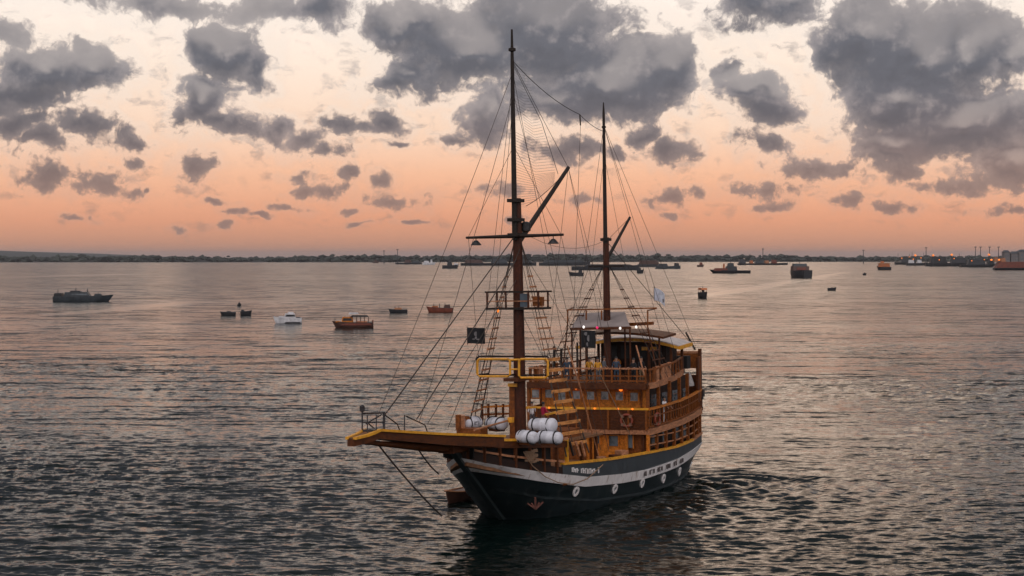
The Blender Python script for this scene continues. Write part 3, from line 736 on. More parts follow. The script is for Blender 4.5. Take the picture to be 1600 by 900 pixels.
# --- galleries along both sides: posts, rails, balusters
inset = lambda s: .06 * max(0.0, s - 18)
def gallery(sg):
    gr = None
    sides = (sg,)
    tp = lambda s: zm(s) + float(np.interp(s, [16, 18, 31.4], [1.33, 1.33, 1.36]))
    gr = side_band('gallery_rail', W_ORANGE, CS, S1, lambda s: tp(s) - .07, lambda s: tp(s) + .07, .06, .2, sides=sides)[0]
    side_band('lower_rail', W_RED, CS, S1, lambda s: zm(s) + .12, lambda s: zm(s) + .22, 0, .1, gr, sides=sides)
    side_band('mid_rail', W_RED, CS, S1, lambda s: zm(s) + .78, lambda s: zm(s) + .86, -.01, .08, gr, sides=sides)
    side_band('gallery_band', W_TAN, CS, S1, lambda s: zm(s) - .34, lambda s: zm(s) + .06, .07, .1, gr, sides=sides)
    proto = MB().box((0, 0, 0), (.09, .09, 1.12)).build('baluster', W_RED, gr)
    k = 0; s = CS + .5
    while s < S1 - .2:
        l = (-s, sg * (bdeck(s) - .05), zm(s) + .68)
        if k == 0: proto.location = l
        else: clone(proto, gr, l)
        k += 1; s += .62
    for s in (CS + .1, 18.9, 21.4, 23.9, 26.4, 31.2):
        MB().box((-s, sg * (bdeck(s) - .1), (zm(s) + zu(s)) / 2), (.2, .2, zu(s) - zm(s) - .2)).build('gallery_post', W_RED, gr)
    for s in (CS + .1, 18.4, 20.4, 22.4, 24.4, 26.4, 28.4, 30.2, 31.2):
        MB().box((-s, sg * (bdeck(s) - .1), (zy(s) + zm(s) - .3) / 2), (.22, .18, zm(s) - .3 - zy(s))).build('main_post', W_RED if s > 17 else W_ORANGE, gr)
    for dz in (.42, .95):
        side_band('main_rail', W_TAN, CS, S1, lambda s: zy(s) + dz, lambda s: zy(s) + dz + .08, -.08, .07, gr, sides=sides)
    # upper deck side: edge board and tall weathered planks
    side_band('upper_edge', W_TAN, CS + .2, 27.0, lambda s: zu(s) - .26, lambda s: zu(s) + .12, lambda s: .05 - inset(s), .12, gr, sides=sides)
    side_band('upper_rail', W_RED, CS + .4, 27.0, lambda s: zu(s) + .92, lambda s: zu(s) + 1.02, lambda s: -inset(s), .14, gr, sides=sides)
    for s in (17.2, 18.0, 18.8, 20.2, 21.1, 22.2, 23.4, 24.5, 25.6, 26.8):
        w = .55 if s in (18.0, 18.8, 20.2, 21.1, 22.2) else .14
        MB().box((-s, sg * (bdeck(s) - .07 - inset(s)), zu(s) + .55), (w, .09, 1.1 if w > .2 else .9)).build('upper_board', W_TAN if w > .2 and s != 18.0 else W_RED, gr)
    for k, s in enumerate((30.3, 30.8, 31.3)):          # high stern bulwark
        MB().box((-s, sg * (bdeck(s) - .05), zu(s) - 1.0), (.42, .14, 4.2 if k == 2 else 3.2)).build('stern_board', W_RED if k % 2 else W_DARK, gr)
gallery(1); gallery(-1)
slab('upper_deck', W_DARK, CS - .1, 28.2, lambda s: zu(s) - .22, zu, lambda s: -.02 - inset(s))
MB().box((-28.9, 2.6, 7.9), (.8, .9, .9)).build('stern_locker', BLACK, ship)
front_edge = MB().box((-CS + .16, 0, 6.98), (.12, 8.3, .42)).build('deck_fascia', W_DARK, ship)
# upper deck front rail
ur = MB().box((-CS - .05, 0, 8.10), (.14, 8.2, .10)).build('upper_front_rail', W_TAN, ship)
MB().box((-CS - .05, 0, 7.62), (.08, 8.2, .08)).build('mid_rail', W_RED, ur)
MB().box((-CS - .05, 0, 7.30), (.08, 8.2, .10)).build('lower_rail', W_RED, ur)
for k in range(15): MB().box((-CS - .05, -4.05 + k * 8.1 / 14, 7.6), (.1, .1, .95)).build('baluster', W_RED, ur)
# taffrail across the stern
tf = MB().box((-31.2, 0, 8.5), (.2, 6.0, .16)).build('taffrail', W_TAN, ship)
MB().box((-31.2, 0, 7.9), (.1, 6.0, 1.1)).build('stern_panel', W_RED, tf)
MB().lathe([(.02, 1.0), (.12, .85), (.34, .2), (.36, 0), (.1, -.1)], (-29.4, 2.9, 6.2), 10).build('stern_lantern', mat('pale_lantern_glass', (.30, .27, .25), .3), ship)
# --- canopy with yellow fascia and curved white roof, wheelhouse beneath
RS, RE = 24.6, 27.4
def camber(y, s): return 9.72 - .62 * (y / 3.9) ** 2 + .05 * (s - RS)
ys = list(np.linspace(-3.75, 3.75, 18))
cano = MB().strip([[Vector((-RS, y, camber(y, RS))), Vector((-RS, y, camber(y, RS) + .10)), Vector((-RE, y, camber(y, RE) + .10)), Vector((-RE, y, camber(y, RE)))] for y in ys]).build('canopy_roof', mat('pale_roof_paint', (.50, .44, .41), .6, .2, .8, wear=((.3, .24, .2), 1, .6)), ship)
MB().strip([[Vector((-RS + .04, y, camber(y, RS) - .16)), Vector((-RS + .04, y, camber(y, RS) + .04)), Vector((-RS - .06, y, camber(y, RS) + .04)), Vector((-RS - .06, y, camber(y, RS) - .16))] for y in ys]).build('fascia', YELLOW, cano)
for y in (-3.77, 3.77): MB().bar((-RS, y, camber(y, RS) - .04), (-RE, y, camber(y, RE) - .04), .1, .24).build('fascia', YELLOW, cano)
for s in (RS + .2, 27.2):
    for y in (-3.1, -1.5, 1.5, 3.1): MB().box((-s, y, (camber(y, s) + zu(s)) / 2), (.16, .16, camber(y, s) - zu(s))).build('canopy_post', W_DARK, cano)
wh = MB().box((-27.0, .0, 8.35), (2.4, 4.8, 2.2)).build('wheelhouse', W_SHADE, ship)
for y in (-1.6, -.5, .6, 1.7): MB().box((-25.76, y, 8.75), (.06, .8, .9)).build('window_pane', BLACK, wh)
MB().box((-25.74, 1.2, 9.0), (.05, 1.1, .25)).build('name_board', YELLOW, wh)
MB().lathe([(.03, -.1), (.30, -.05), (.30, .05), (.03, .1)], (-25.5, -1.1, 8.0), 12, 'x').build('wheel', W_ORANGE, wh)
# --- second, smaller roof forward of it and the tilted grey awning with bulbs
AF = 19.4
a0, a1, b0, b1 = lp(893, 513, x=-AF), lp(984, 511, x=-AF), lp(906, 491, x=-AF - 2.6), lp(976, 489, x=-AF - 2.6)
aw = MB().strip([[a0, a0 + Vector((0, 0, .08)), a1 + Vector((0, 0, .08)), a1], [b0, b0 + Vector((0, 0, .08)), b1 + Vector((0, 0, .08)), b1]], smooth=False).build('awning', GREYROOF, ship)
MB().bar(a0 + Vector((.03, -.1, -.05)), a1 + Vector((.03, .1, -.05)), .08, .16).build('awning_edge', W_DARK, aw)
for q in (a0, a1): MB().tube((q.x - .1, q.y, 7.2), q, .06).build('awning_post', W_DARK, aw)
for q in (b0, b1): MB().tube((q.x, q.y, 7.2), q, .06).build('awning_post', W_DARK, aw)
for (u, v, m, nm) in ((912, 511, LAMPW, 'white_bulb'), (933, 512, LAMPR, 'magenta_bulb'), (969, 513, LAMPW, 'white_bulb'), (994, 511, LAMPW, 'white_bulb')):
    MB().lathe([(.02, -.1), (.06, -.06), (.085, 0), (.06, .06), (.02, .1)], lp(u, v, x=-AF + .2), 10).build(nm, m, aw)
c2 = MB().strip([[Vector((-21.6, y, 10.15 - .10 * y * y / 4)), Vector((-21.6, y, 10.3 - .10 * y * y / 4)), Vector((-24.4, y, 10.45 - .10 * y * y / 4)), Vector((-24.4, y, 10.3 - .10 * y * y / 4))] for y in np.linspace(-2.2, 3.6, 14)]).build('mizzen_canopy', W_DARK, ship)
MB().tube((-22, 3.2, 7.1), (-22, 3.2, 10.0), .07).build('canopy_post', W_DARK, c2)
MB().tube((-22, -2.0, 7.1), (-22, -2.0, 10.1), .07).build('canopy_post', W_DARK, c2)
bx_ = MB().bar(lp(983, 507, x=-22.5), lp(1020, 505, x=-22.5), .5, .22).build('lamp_board', W_RED, ship)
# pole frame round the mizzen mast
zp = lp(950, 484, x=-ZS + .5).z
pf = MB().bar((-ZS + .5, lp(886, 484, x=-ZS + .5).y, zp), (-ZS + .5, lp(1026, 483, x=-ZS + .5).y, zp + .1), .09, .09).build('pole_frame', W_RED, ship)
for (u, v1) in ((887, 505), (916, 500), (940, 500), (1012, 512)):
    a = lp(u, 485, x=-ZS + .5); c = lp(u, v1, x=-ZS + .5); MB().bar(a, c, .08, .08).build('frame_post', W_RED, pf)
MB().bar(lp(886, 485, x=-ZS + .5), lp(897, 480, x=-ZS - 2.0), .07, .07).build('frame_side', W_DARK, pf)
MB().bar(lp(1012, 485, x=-ZS + .5), lp(1026, 482, x=-ZS - 2.0), .07, .07).build('frame_side', W_DARK, pf)
MB().tube(lp(1012, 512, x=-ZS + .5), (-ZS + .3, 3.7, 7.2), .05).build('frame_leg', W_DARK, pf)
MB().tube(lp(887, 505, x=-ZS + .5), (-ZS + .3, -3.2, 7.2), .05).build('frame_leg', W_DARK, pf)
# --- fore deck fittings: bitt post, starboard rails, sloping rails, hatch
bp = lp(805, 665, y=-.3); 
MB().bar((bp.x, bp.y, 4.4), (bp.x, bp.y, lp(805, 603, y=-.3).z), .55, .42).build('bitt_post', W_RED, ship)
MB().box((bp.x, bp.y, lp(805, 601, y=-.3).z), (.7, .6, .2)).build('post_cap', YELLOW, ship)
sr = None
for (v, m) in ((636, W_ORANGE), (648, W_RED)):
    a, c = lp(752, v, y=-3.3), lp(800, v - 2, y=-2.6); o = MB().bar(a, c, .1, .12).build('foredeck_rail', m, ship)
for u in (753, 763, 775, 786, 797):
    y = -3.3 + .7 * (u - 752) / 48; a, c = lp(u, 631, y=y), lp(u, 664, y=y); MB().bar(a, c, .12, .12).build('rail_post', W_DARK, o)
for (u0, v0, u1, v1, y) in ((852, 648, 900, 637, 1.2), (815, 638, 838, 636, -1.0)):
    a = lp(u0, v0, y=y); c = lp(u1, v1, y=y + .5); MB().bar(a, c, .12, .12).build('yellow_hand_rail', YELLOW, ship)
    MB().tube(a, (a.x, a.y, 4.4), .05).build('rail_post', W_RED, ship); MB().tube(c, (c.x, c.y, 4.4), .05).build('rail_post', W_RED, ship)
slab('waist_deck', W_DECK, 4.5, 12.2, 4.2, 4.32, -1.4)
for s in (7, 9.5, 12): 
    for sg in (1, -1): MB().box((-s, sg * 2.3, 3.2), (.2, .2, 2.0)).build('waist_post', W_DARK, ship)
MB().box((-3.6, -2.4, 4.95), (1.0, 1.6, .55)).build('deck_locker', W_RED, ship)
MB().box((-9.0, .2, 4.55), (2.6, 3.6, .5)).build('hatch', W_RED, ship)
pd = lp(745, 660, y=-2.6)
for k in range(4):
    u = 716 + k * 7; a = lp(u, 652 + k, y=-3.0); MB().box(a - Vector((0, 0, .3)), (.25, .25, .9), rz=.3 * k).build('starboard_post', W_TAN if k % 2 else W_RED, ship)
MB().tube(lp(741, 672, y=.6), lp(801, 655, y=-.4), .06).build('loose_spar', W_TAN, ship)
MB().box(lp(798, 656, y=-.1), (.3, .3, .3)).build('spar_cleat', YELLOW, ship)
for (u, v0, v1, r) in ((866, 541, 580, .09), (877, 545, 575, .09), (902, 535, 580, .07)):
    a, c = lp(u, v0, x=-CS - .8), lp(u, v1, x=-CS - .8); MB().tube(c, a, r).build('deck_stanchion', W_BLACK, ship)
# loose gear in the waist: white fender and rods by the side ladder
for k, (u0, v0, u1, v1) in enumerate(((890, 690, 896, 712), (899, 690, 906, 712), (908, 690, 914, 713))):
    MB().bar(lp(u0, v0, y=3.6), lp(u1, v1, y=3.7), .1, .16).build('belaying_board', W_TAN if k else W_BLACK, ship)
for k in range(6):
    s = 8 + k * 1.25; MB().box((-s, 3.2, 2.5 + .12 * (k % 3)), (.7, .55, .5 + .1 * (k % 2)), rz=.2 * k).build('deck_box', (W_RED, W_DARK, W_TAN)[k % 3], ship)
# stern outboard hanging on a bracket
ob = MB().box((-31.75, 3.0, 5.55), (.5, .45, .55)).lathe([(.12, -.9), (.14, 0)], (-31.75, 3.0, 5.3), 8).box((-31.75, 3.0, 4.4), (.6, .14, .25)).build('outboard_motor', STEEL, ship)
MB().box((-31.5, 3.0, 5.2), (.3, .5, .2)).build('motor_bracket', STEEL, ship)
# starboard quarter anchor on the bow with its chain
ap, an = hull_at(803, 797); ap = ap + an * .45
rust = mat('rusty_iron', (.13, .045, .03), .8, .4, 4)
anc = MB().bar(ap + Vector((0, 0, .45)), ap + Vector((0, 0, -.25)), .09, .09).build('anchor', rust, ship)
for d in (-.55, -.28, .28, .55): MB().bar(ap + Vector((0, 0, -.25)), ap + Vector((-d * .8, d * .55, .12)), .08, .08).build('fluke', rust, anc)

# ================================================================== things on board
def raft(u, v, z, L, r, rz, label, fat=1.0):
    q = lp(u, v, z=z)
    o = empty('life_raft', label, 'life raft', 'white life raft canisters on the fore deck', on_ship(q.x, q.y, z, rz))
    prof = [(r * .15, -L / 2)] + [(r * math.sin(a) ** .6 if a > 0 else 0, -L / 2 + .22 * (1 - math.cos(a))) for a in np.linspace(.35, 1.57, 4)]
    full = prof + [(r, -.12), (r * 1.04, -.1), (r * 1.04, .1), (r, .12)] + [(a, -b_) for a, b_ in reversed(prof)]
    c_ = MB().lathe([(a, b_) for a, b_ in full], (0, 0, 0), 18, 'x')
    ph = u * .37; c_.v = [(x_, y_ * (1 + .05 * math.sin(3 * x_ + ph)), z_ * (.90 + .06 * math.sin(2.3 * x_ + ph))) for x_, y_, z_ in c_.v]
    c_.build('canister', WHITE, o)
    MB().box((0, r * .99, .02), (.42, .05, .20)).build('label_plate', CL_GREY, o)
    for x in (-L * .28, L * .28): ring_x(r, x).build('strap', STEEL, o)
    MB().box((0, 0, -r * .86), (L * .6, r * 1.3, r * .3)).build('cradle', W_DARK, o)
    return o
CL_GREY = mat('grey_label', (.22, .22, .24), .6)
def ring_x(r, x):
    return MB().lathe([(r * .98, x - .035), (r * 1.03, x - .03), (r * 1.03, x + .03), (r * .98, x + .035)], (0, 0, 0), 18, 'x')
raft(737, 661, zf(-1) + .45, 1.3, .42, R(-20), 'white life raft canister seen end on, leftmost on the fore deck')
raft(776, 662, zf(0) + .45, 1.5, .44, R(60), 'white life raft canister behind the loose tan spar, left of the main mast')
raft(824, 683, zf(2) + .40, 1.35, .42, R(66), 'white life raft canister at the yellow deck edge, left one of the lower pair')
raft(859, 684, zf(3) + .40, 1.5, .42, R(84), 'white life raft canister at the yellow deck edge, right one of the lower pair')
raft(848, 664, zf(3) + 1.06, 1.7, .44, R(80), 'big white life raft canister lying on top of the lower pair')

# ---- people: one skinned body each, coloured by the nearest bone
SKIN = mat('skin', (.30, .155, .095), .55, .1, 8)
HAIR = mat('black_hair', (.012, .010, .009), .6, .2, 20)
CL = {n: mat(n + '_cloth', c, .85, .15, 8) for n, c in dict(red=(.45, .012, .06), white=(.72, .70, .70), blue=(.035, .055, .085), black=(.012, .013, .016), yellow=(.60, .27, .02), khaki=(.20, .13, .07), grey=(.12, .12, .13)).items()}
def person(x, y, z, rz, shirt, trousers, label, pose='stand', h=1.70):
    sit = pose == 'sit'
    V = {}; E = []
    V['pelvis'] = ((0, 0, .93), .15, 't'); V['waist'] = ((0, 0, 1.08), .135, 's'); V['chest'] = ((.01, 0, 1.30), .155, 's'); V['neck'] = ((0, 0, 1.47), .06, 'k')
    V['jaw'] = ((.02, 0, 1.55), .075, 'k'); V['head'] = ((.0, 0, 1.64), .095, 'k'); V['crown'] = ((-.01, 0, 1.71), .07, 'k'); V['nose'] = ((.115, 0, 1.60), .016, 'k')
    E += [('pelvis', 'waist'), ('waist', 'chest'), ('chest', 'neck'), ('neck', 'jaw'), ('jaw', 'head'), ('head', 'crown'), ('head', 'nose')]
    for n, g in (('l', 1), ('r', -1)):
        V['ear' + n] = ((0, g * .10, 1.62), .018, 'k'); E.append(('head', 'ear' + n))
        V['sh' + n] = ((0, g * .19, 1.41), .062, 's'); bend = .18 if pose != 'reach' else .38
        V['el' + n] = ((-.02 + bend * .2, g * .27, 1.13), .046, 's' if g > 0 else 's'); V['wr' + n] = ((bend, g * .25, .92 + bend * .5), .03, 'k')
        V['pa' + n] = ((bend + .05, g * .245, .86 + bend * .5), .036, 'k')
        E += [('chest', 'sh' + n), ('sh' + n, 'el' + n), ('el' + n, 'wr' + n), ('wr' + n, 'pa' + n)]
        for f in range(4):
            V[f'f{n}{f}'] = ((bend + .085 + .012 * f, g * (.215 + .018 * f), .80 + bend * .5 - (.02, .035, .03, .01)[f]), .009, 'k'); E.append(('pa' + n, f'f{n}{f}'))
        V['th' + n] = ((bend + .10, g * .20, .87 + bend * .5), .010, 'k'); E.append(('pa' + n, 'th' + n))
        if sit:
            V['hip' + n] = ((.05, g * .10, .90), .09, 't'); V['kn' + n] = ((.45, g * .12, .90), .062, 't'); V['an' + n] = ((.45, g * .12, .50), .042, 't'); V['to' + n] = ((.60, g * .13, .46), .036, 'o')
        else:
            V['hip' + n] = ((0, g * .10, .86), .092, 't'); V['kn' + n] = ((.03, g * .11, .48), .062, 't'); V['an' + n] = ((-.01, g * .12, .08), .042, 't'); V['to' + n] = ((.15, g * .14, .04), .036, 'o')
        E += [('pelvis', 'hip' + n), ('hip' + n, 'kn' + n), ('kn' + n, 'an' + n), ('an' + n, 'to' + n)]
    keys = list(V)
    me = bpy.data.meshes.new('body'); me.from_pydata([V[k][0] for k in keys], [(keys.index(a), keys.index(c)) for a, c in E], [])
    tmp = bpy.data.objects.new('body_tmp', me); COL.objects.link(tmp)
    md = tmp.modifiers.new('s', 'SKIN')
    for k, sv in zip(keys, me.skin_vertices[0].data): sv.radius = (V[k][1] * (.8 if k in ('pelvis', 'waist', 'chest') else 1), V[k][1]); sv.use_root = (k == 'pelvis')
    tmp.modifiers.new('u', 'SUBSURF').levels = 1
    dg = bpy.context.evaluated_depsgraph_get(); bm_ = bpy.data.meshes.new_from_object(tmp.evaluated_get(dg))
    bpy.data.objects.remove(tmp)
    bm_.materials.clear()
    for m_ in (SKIN, shirt, trousers, MATS['black_cloth']): bm_.materials.append(m_)
    bm_.polygons.foreach_set('use_smooth', [True] * len(bm_.polygons))
    segs = [(Vector(V[a][0]), Vector(V[c][0]), V[c][2], V[a][2]) for a, c in E]
    idx = {'k': 0, 's': 1, 't': 2, 'o': 3}
    for p_ in bm_.polygons:
        c = p_.center; best = (9, 'k')
        for a, d, r1, r0 in segs:
            ab = d - a; k = max(0, min(1, (c - a).dot(ab) / ab.length_squared)); dd = (c - a - ab * k).length
            if dd < best[0]: best = (dd, r1 if k > .35 else r0)
        p_.material_index = idx[best[1]]
    root = empty('person', label, 'person', matrix=on_ship(x, y, z - (.46 if sit else 0) * h / 1.78, rz) @ Matrix.Scale(h / 1.78, 4))
    bo = bpy.data.objects.new('body', bm_); COL.objects.link(bo); bo.parent = root
    MB().lathe([(.085, 1.615), (.108, 1.66), (.10, 1.73), (.06, 1.775), (.01, 1.785)], (-.015, 0, 0), 12).build('hair', HAIR, root)
    return root
C_ = CL
q = lp(849, 640, x=-8.4); person(q.x, q.y, 4.80, R(150), C_['red'], C_['khaki'], 'person in red shirt standing behind the top life raft', 'reach')
q = lp(831, 640, x=-9.4); person(q.x, q.y, 4.80, R(40), C_['white'], C_['grey'], 'person in white shirt beside the main mast on the fore deck', h=1.62)
q = lp(1043, 645, y=3.8); person(q.x + 1.0, q.y + .1, zm(-q.x) + .02, R(80), C_['white'], C_['white'], 'person all in white standing at the port gallery rail', 'reach', 1.85)
for (u, xx, rz, a, c, ps, lab) in ((886, -17.6, 20, 'blue', 'blue', 'stand', 'person in dark blue at the left end of the upper front rail'),
    (921, -18.2, 0, 'yellow', 'black', 'stand', 'person in yellow shirt at the upper rail below the black banner'),
    (934, -17.8, 40, 'yellow', 'grey', 'stand', 'person in yellow shirt right beside another yellow shirt on the upper deck'),
    (944, -19.0, 90, 'grey', 'black', 'stand', 'person in grey shirt left of the mizzen mast on the upper deck'),
    (963, -18.6, 10, 'blue', 'blue', 'stand', 'person in slate blue right of the mizzen mast on the upper deck'),
    (990, -17.4, -20, 'black', 'black', 'reach', 'person in black leaning at the right part of the upper front rail'),
    (1002, -18.8, 60, 'black', 'khaki', 'stand', 'person in black shirt near the port end of the upper front rail')):
    q = lp(u, 575, x=xx); person(xx, q.y, zu(-xx), R(rz), C_[a], C_[c], lab, ps, 1.72)

# ---- lifebuoys
BUOY = mat('orange_buoy', (.24, .040, .014), .5, .15, 5); BUOYD = mat('faded_band', (.20, .10, .06), .6)
def buoy(m, label, r=.38):
    o = empty('lifebuoy', label, 'lifebuoy', 'orange lifebuoys hung on the ship', m)
    n = 20; pts = [Vector((0, r * math.cos(2 * math.pi * k / n), r * math.sin(2 * math.pi * k / n))) for k in range(n + 1)]
    MB().rope(pts, .085, 8).build('ring', BUOY, o)
    for k in range(4):
        a = math.pi / 4 + k * math.pi / 2; MB().box((0, r * math.cos(a), r * math.sin(a)), (.18, .18, .18)).build('band', BUOYD, o)
q = lp(979, 657, x=-CS + .22); buoy(on_ship(q.x, q.y, q.z), 'orange lifebuoy hung on the dark plank front below the yellow rail')
q = lp(1027, 655, y=bdeck(19) + .12); buoy(on_ship(q.x, q.y, q.z, R(86)), 'orange lifebuoy on the port gallery balusters near the front corner')

# ---- flags
def flag(name, c, w, h, rz, material, label, emblem=None, droop=.12):
    o = empty(name, label, 'flag', matrix=on_ship(c.x, c.y, c.z, rz))
    nx, nz = 12, 6; mb = MB(); secs = []
    def pt(i, k, d): 
        f = i / nx; return Vector((f * w, .20 * math.sin(f * 7.5) * (f + .1) + d, -h * k / nz - droop * f * f))
    for i in range(nx + 1): secs.append([pt(i, k, .012) for k in range(nz + 1)] + [pt(i, k, -.012) for k in reversed(range(nz + 1))])
    mb.quadloop(secs).build('cloth', material, o)
    if emblem: 
        e = MB()
        for (fx, fz, rx, rz_) in emblem:
            f = fx; cx, cz = f * w, -h * fz - droop * f * f; yy = .20 * math.sin(f * 7.5) * (f + .1)
            e.quadloop([[Vector((cx + rx * math.cos(a), yy + s, cz + rz_ * math.sin(a))) for a in np.linspace(0, 2 * math.pi, 10, endpoint=False)] for s in (-.05, .05)])
        e.build('emblem', mat('grey_emblem', (.16, .15, .15), .8), o)['kind'] = 'stuff'
    MB().tube((0, 0, .08), (0, 0, -h - .08), .02).build('hoist_rope', ROPE, o)
    return o
q = lp(730, 512, y=-3.0); flag('pirate_flag', q, 1.05, .95, R(-70) + math.pi, BLACKCLOTH, 'black flag with pale emblem beside the starboard main shrouds', [(.5, .38, .12, .14), (.5, .62, .07, .08), (.38, .72, .12, .04), (.62, .72, .12, .04)], .05)
q = lp(908, 516, x=-CS - .4); flag('black_banner', q, .95, 1.15, R(-68) + math.pi, BLACKCLOTH, 'black banner with white streak hanging below the grey awning', [(.35, .2, .16, .12), (.5, .45, .10, .22), (.42, .8, .08, .14)], .05)
q = lp(1022, 450, y=2.0); flag('white_flag', q, .75, .85, R(-64) + math.pi, mat('blue_white_cloth', (.55, .56, .62), .8, .25, 3), 'pale white and blue flag drooping on the stern backstay', [(.78, .72, .10, .14)], .45)

# ================================================================== other craft on the water
def hull_mb(L, B, H, rise=.35, draft=.35, blunt=0.0, n=14, stern=.8):
    rings = []
    for i in range(n + 1):
        f = i / n; x = -L / 2 + L * f                      # stern at -L/2, bow at +L/2
        b = B / 2 * (stern + (1 - stern) * min(1, f / .35)) if f < .35 else B / 2 * max(blunt, 1 - max(0, (f - .45) / .55) ** 2.2)
        b = max(b, .03 * B); zt = H * (1 + rise * max(0, (f - .4) / .6) ** 2)
        xr = lambda k: x - L * .07 * max(0, (f - .6) / .4) * (1 - k) * (0 if blunt > .4 else 1.6)
        ring = [(xr(1), b, zt), (xr(.6), b * .97, zt * .5), (xr(.2), b * .85, 0), (xr(0), b * .5, -draft)]
        rings.append([Vector(p_) for p_ in ring] + [Vector((p_[0], -p_[1], p_[2])) for p_ in reversed(ring)])
    mb = MB(); mb.quadloop(rings, smooth=True)
    return mb
HULLS = {n: mat(n, c, .5, .3, .8, wear=(tuple(k * .5 for k in c), .5, .5)) for n, c in dict(grey_hull=(.036, .044, .050), black_hull=(.012, .012, .014), white_hull=(.62, .60, .60), red_hull=(.16, .035, .016), orange_hull=(.42, .12, .03), brown_hull=(.07, .03, .02), dark_grey_hull=(.03, .032, .036)).items()}
HULLS['window'] = GLASS; HULLS['tan'] = W_TAN; HULLS['orange'] = W_ORANGE; HULLS['lamp'] = LAMPO; HULLS['lampw'] = LAMPW
DIM = HULLS
def vessel(name, label, cat, u0, u1, vb, hull_px, hull_m, blocks=(), masts=(), posts=None, rz=0.0, beam=.24, flip=False, blunt=0.0, rise=.35, group=None, L=None):
    """u0..u1: extent in the photo, vb: waterline row. Everything is sized in metres from the distance that the waterline gives."""
    base = on_sea((u0 + u1) / 2, vb); k = base.y / FPX
    L = L or (u1 - u0) * k / max(.3, math.cos(rz)); B = max(L * beam, 1.2)
    o = empty(name, label, cat, group, Matrix.Translation(base) @ Matrix.Rotation(rz + (math.pi if flip else 0), 4, 'Z'))
    hull_mb(L, B, hull_px * k, rise, .4, blunt).build('hull', DIM[hull_m], o)
    MB().strip([[Vector((-L / 2 + L * f, sg * B / 2 * w * .985, hull_px * k * (1 + rise * max(0, (f - .4) / .6) ** 2) + dz)) for sg, dz in ((1, -.06), (1, .06), (-1, .06), (-1, -.06))] for f, w in ((.02, .85), (.35, 1), (.6, .93), (.8, .66))]).build('gunwale', DIM['dark_grey_hull'] if hull_m != 'white_hull' else DIM['white_hull'], o)
    for (nm, f0, f1, h0, h1, m_, w) in blocks:
        x0, x1 = -L / 2 + L * f0, -L / 2 + L * f1
        ta = .06 * (x1 - x0)
        MB().quadloop([[Vector((x, sg * B / 2 * w, z)) for x, sg in ((x0 + d, -1), (x1 - d * 2, -1), (x1 - d * 2, 1), (x0 + d, 1))] for z, d in ((h0 * k, 0), (h1 * k, ta))], smooth=False).build(nm, DIM[m_], o)
    for (f, h0, h1, r) in masts:
        MB().tube((-L / 2 + L * f, 0, h0 * k), (-L / 2 + L * f, 0, h1 * k), r * k, r * k * .6, 6).build('mast', DIM['dark_grey_hull'], o)
    if posts:
        f0, f1, n, h0, h1 = posts
        for i in range(n):
            for sg in (1, -1): MB().tube((-L / 2 + L * (f0 + (f1 - f0) * i / (n - 1)), sg * B * .36, h0 * k), (-L / 2 + L * (f0 + (f1 - f0) * i / (n - 1)), sg * B * .36, h1 * k), .35 * k, n=5).build('canopy_post', DIM['brown_hull'], o)
    return o
MG = 'boats moored in the bay'
vessel('patrol_boat', 'long grey patrol vessel with raked bow, leftmost craft on the water', 'boat', 84, 178, 471, 8, 'grey_hull',
       [('deckhouse', .18, .62, 8, 14.5, 'grey_hull', .7), ('wheelhouse', .28, .46, 14.5, 17, 'dark_grey_hull', .5), ('window_band', .30, .60, 10.2, 12.2, 'window', .72), ('stern_house', .02, .16, 7, 13, 'black_hull', .8), ('foredeck_locker', .68, .8, 8.5, 12, 'grey_hull', .4)], [(.07, 10, 20, .7), (.37, 16, 22, .8), (.56, 13, 20, 1.0), (.74, 10, 14, .6)], beam=.22, group=MG)
vessel('dark_skiff', 'low dark skiff, left of a close pair beside the white cabin boat', 'boat', 344, 368, 493, 5, 'black_hull', [('cockpit', .3, .6, 4, 7, 'dark_grey_hull', .6)], flip=True, group=MG, rz=.2)
vessel('dark_skiff', 'short dark skiff, right of the close pair near the white cabin boat', 'boat', 377, 393, 492.5, 6, 'black_hull', [('engine_box', .05, .3, 5, 8.5, 'dark_grey_hull', .6)], rz=.5, beam=.32, group=MG)
b0 = vessel('marker_buoy', 'tiny dark buoy with pole above the pair of skiffs', 'buoy', 371, 377, 478, 2.5, 'black_hull', [('cage', .2, .8, 2, 5, 'black_hull', .5)], [(.5, 2, 7, .6)], beam=.9)
vessel('cabin_cruiser', 'white cabin cruiser with dark windscreen, left of the orange tour boat', 'boat', 427, 471, 505, 8, 'white_hull',
       [('cabin', .22, .62, 8, 15, 'white_hull', .75), ('window_band', .235, .575, 10.5, 13.5, 'black_hull', .80), ('cockpit_seat', .05, .2, 6, 10, 'black_hull', .7), ('flybridge', .28, .5, 15, 17.5, 'white_hull', .6), ('fore_cabin', .6, .82, 8.5, 11, 'white_hull', .5), ('boot_stripe', .04, .62, .2, 2.0, 'black_hull', .95)], [(.2, 8, 19, .35)], flip=True, beam=.36, rz=.15, group=MG)
vessel('tour_boat', 'orange and brown tour boat with dark canopy, largest of the small moored boats', 'boat', 519, 583, 512, 8, 'brown_hull',
       [('side_strake', .04, .8, 4, 7, 'red_hull', 1.03), ('canopy', .12, .56, 17, 19.5, 'black_hull', .85), ('cabin', .48, .78, 7, 17, 'orange', .6), ('cabin_window', .52, .75, 11, 15, 'black_hull', .63), ('roof_rack', .36, .6, 21, 23.5, 'white_hull', .5), ('bench', .14, .45, 7, 10, 'orange_hull', .7), ('stern_board', .0, .03, 6, 12, 'red_hull', .8), ('bow_deck', .8, .92, 8.5, 10.5, 'orange', .45)], [(.22, 19, 30, .3), (.93, 9, 16, .4)], (.12, .5, 5, 7, 17), flip=True, beam=.26, rz=.12, group=MG)
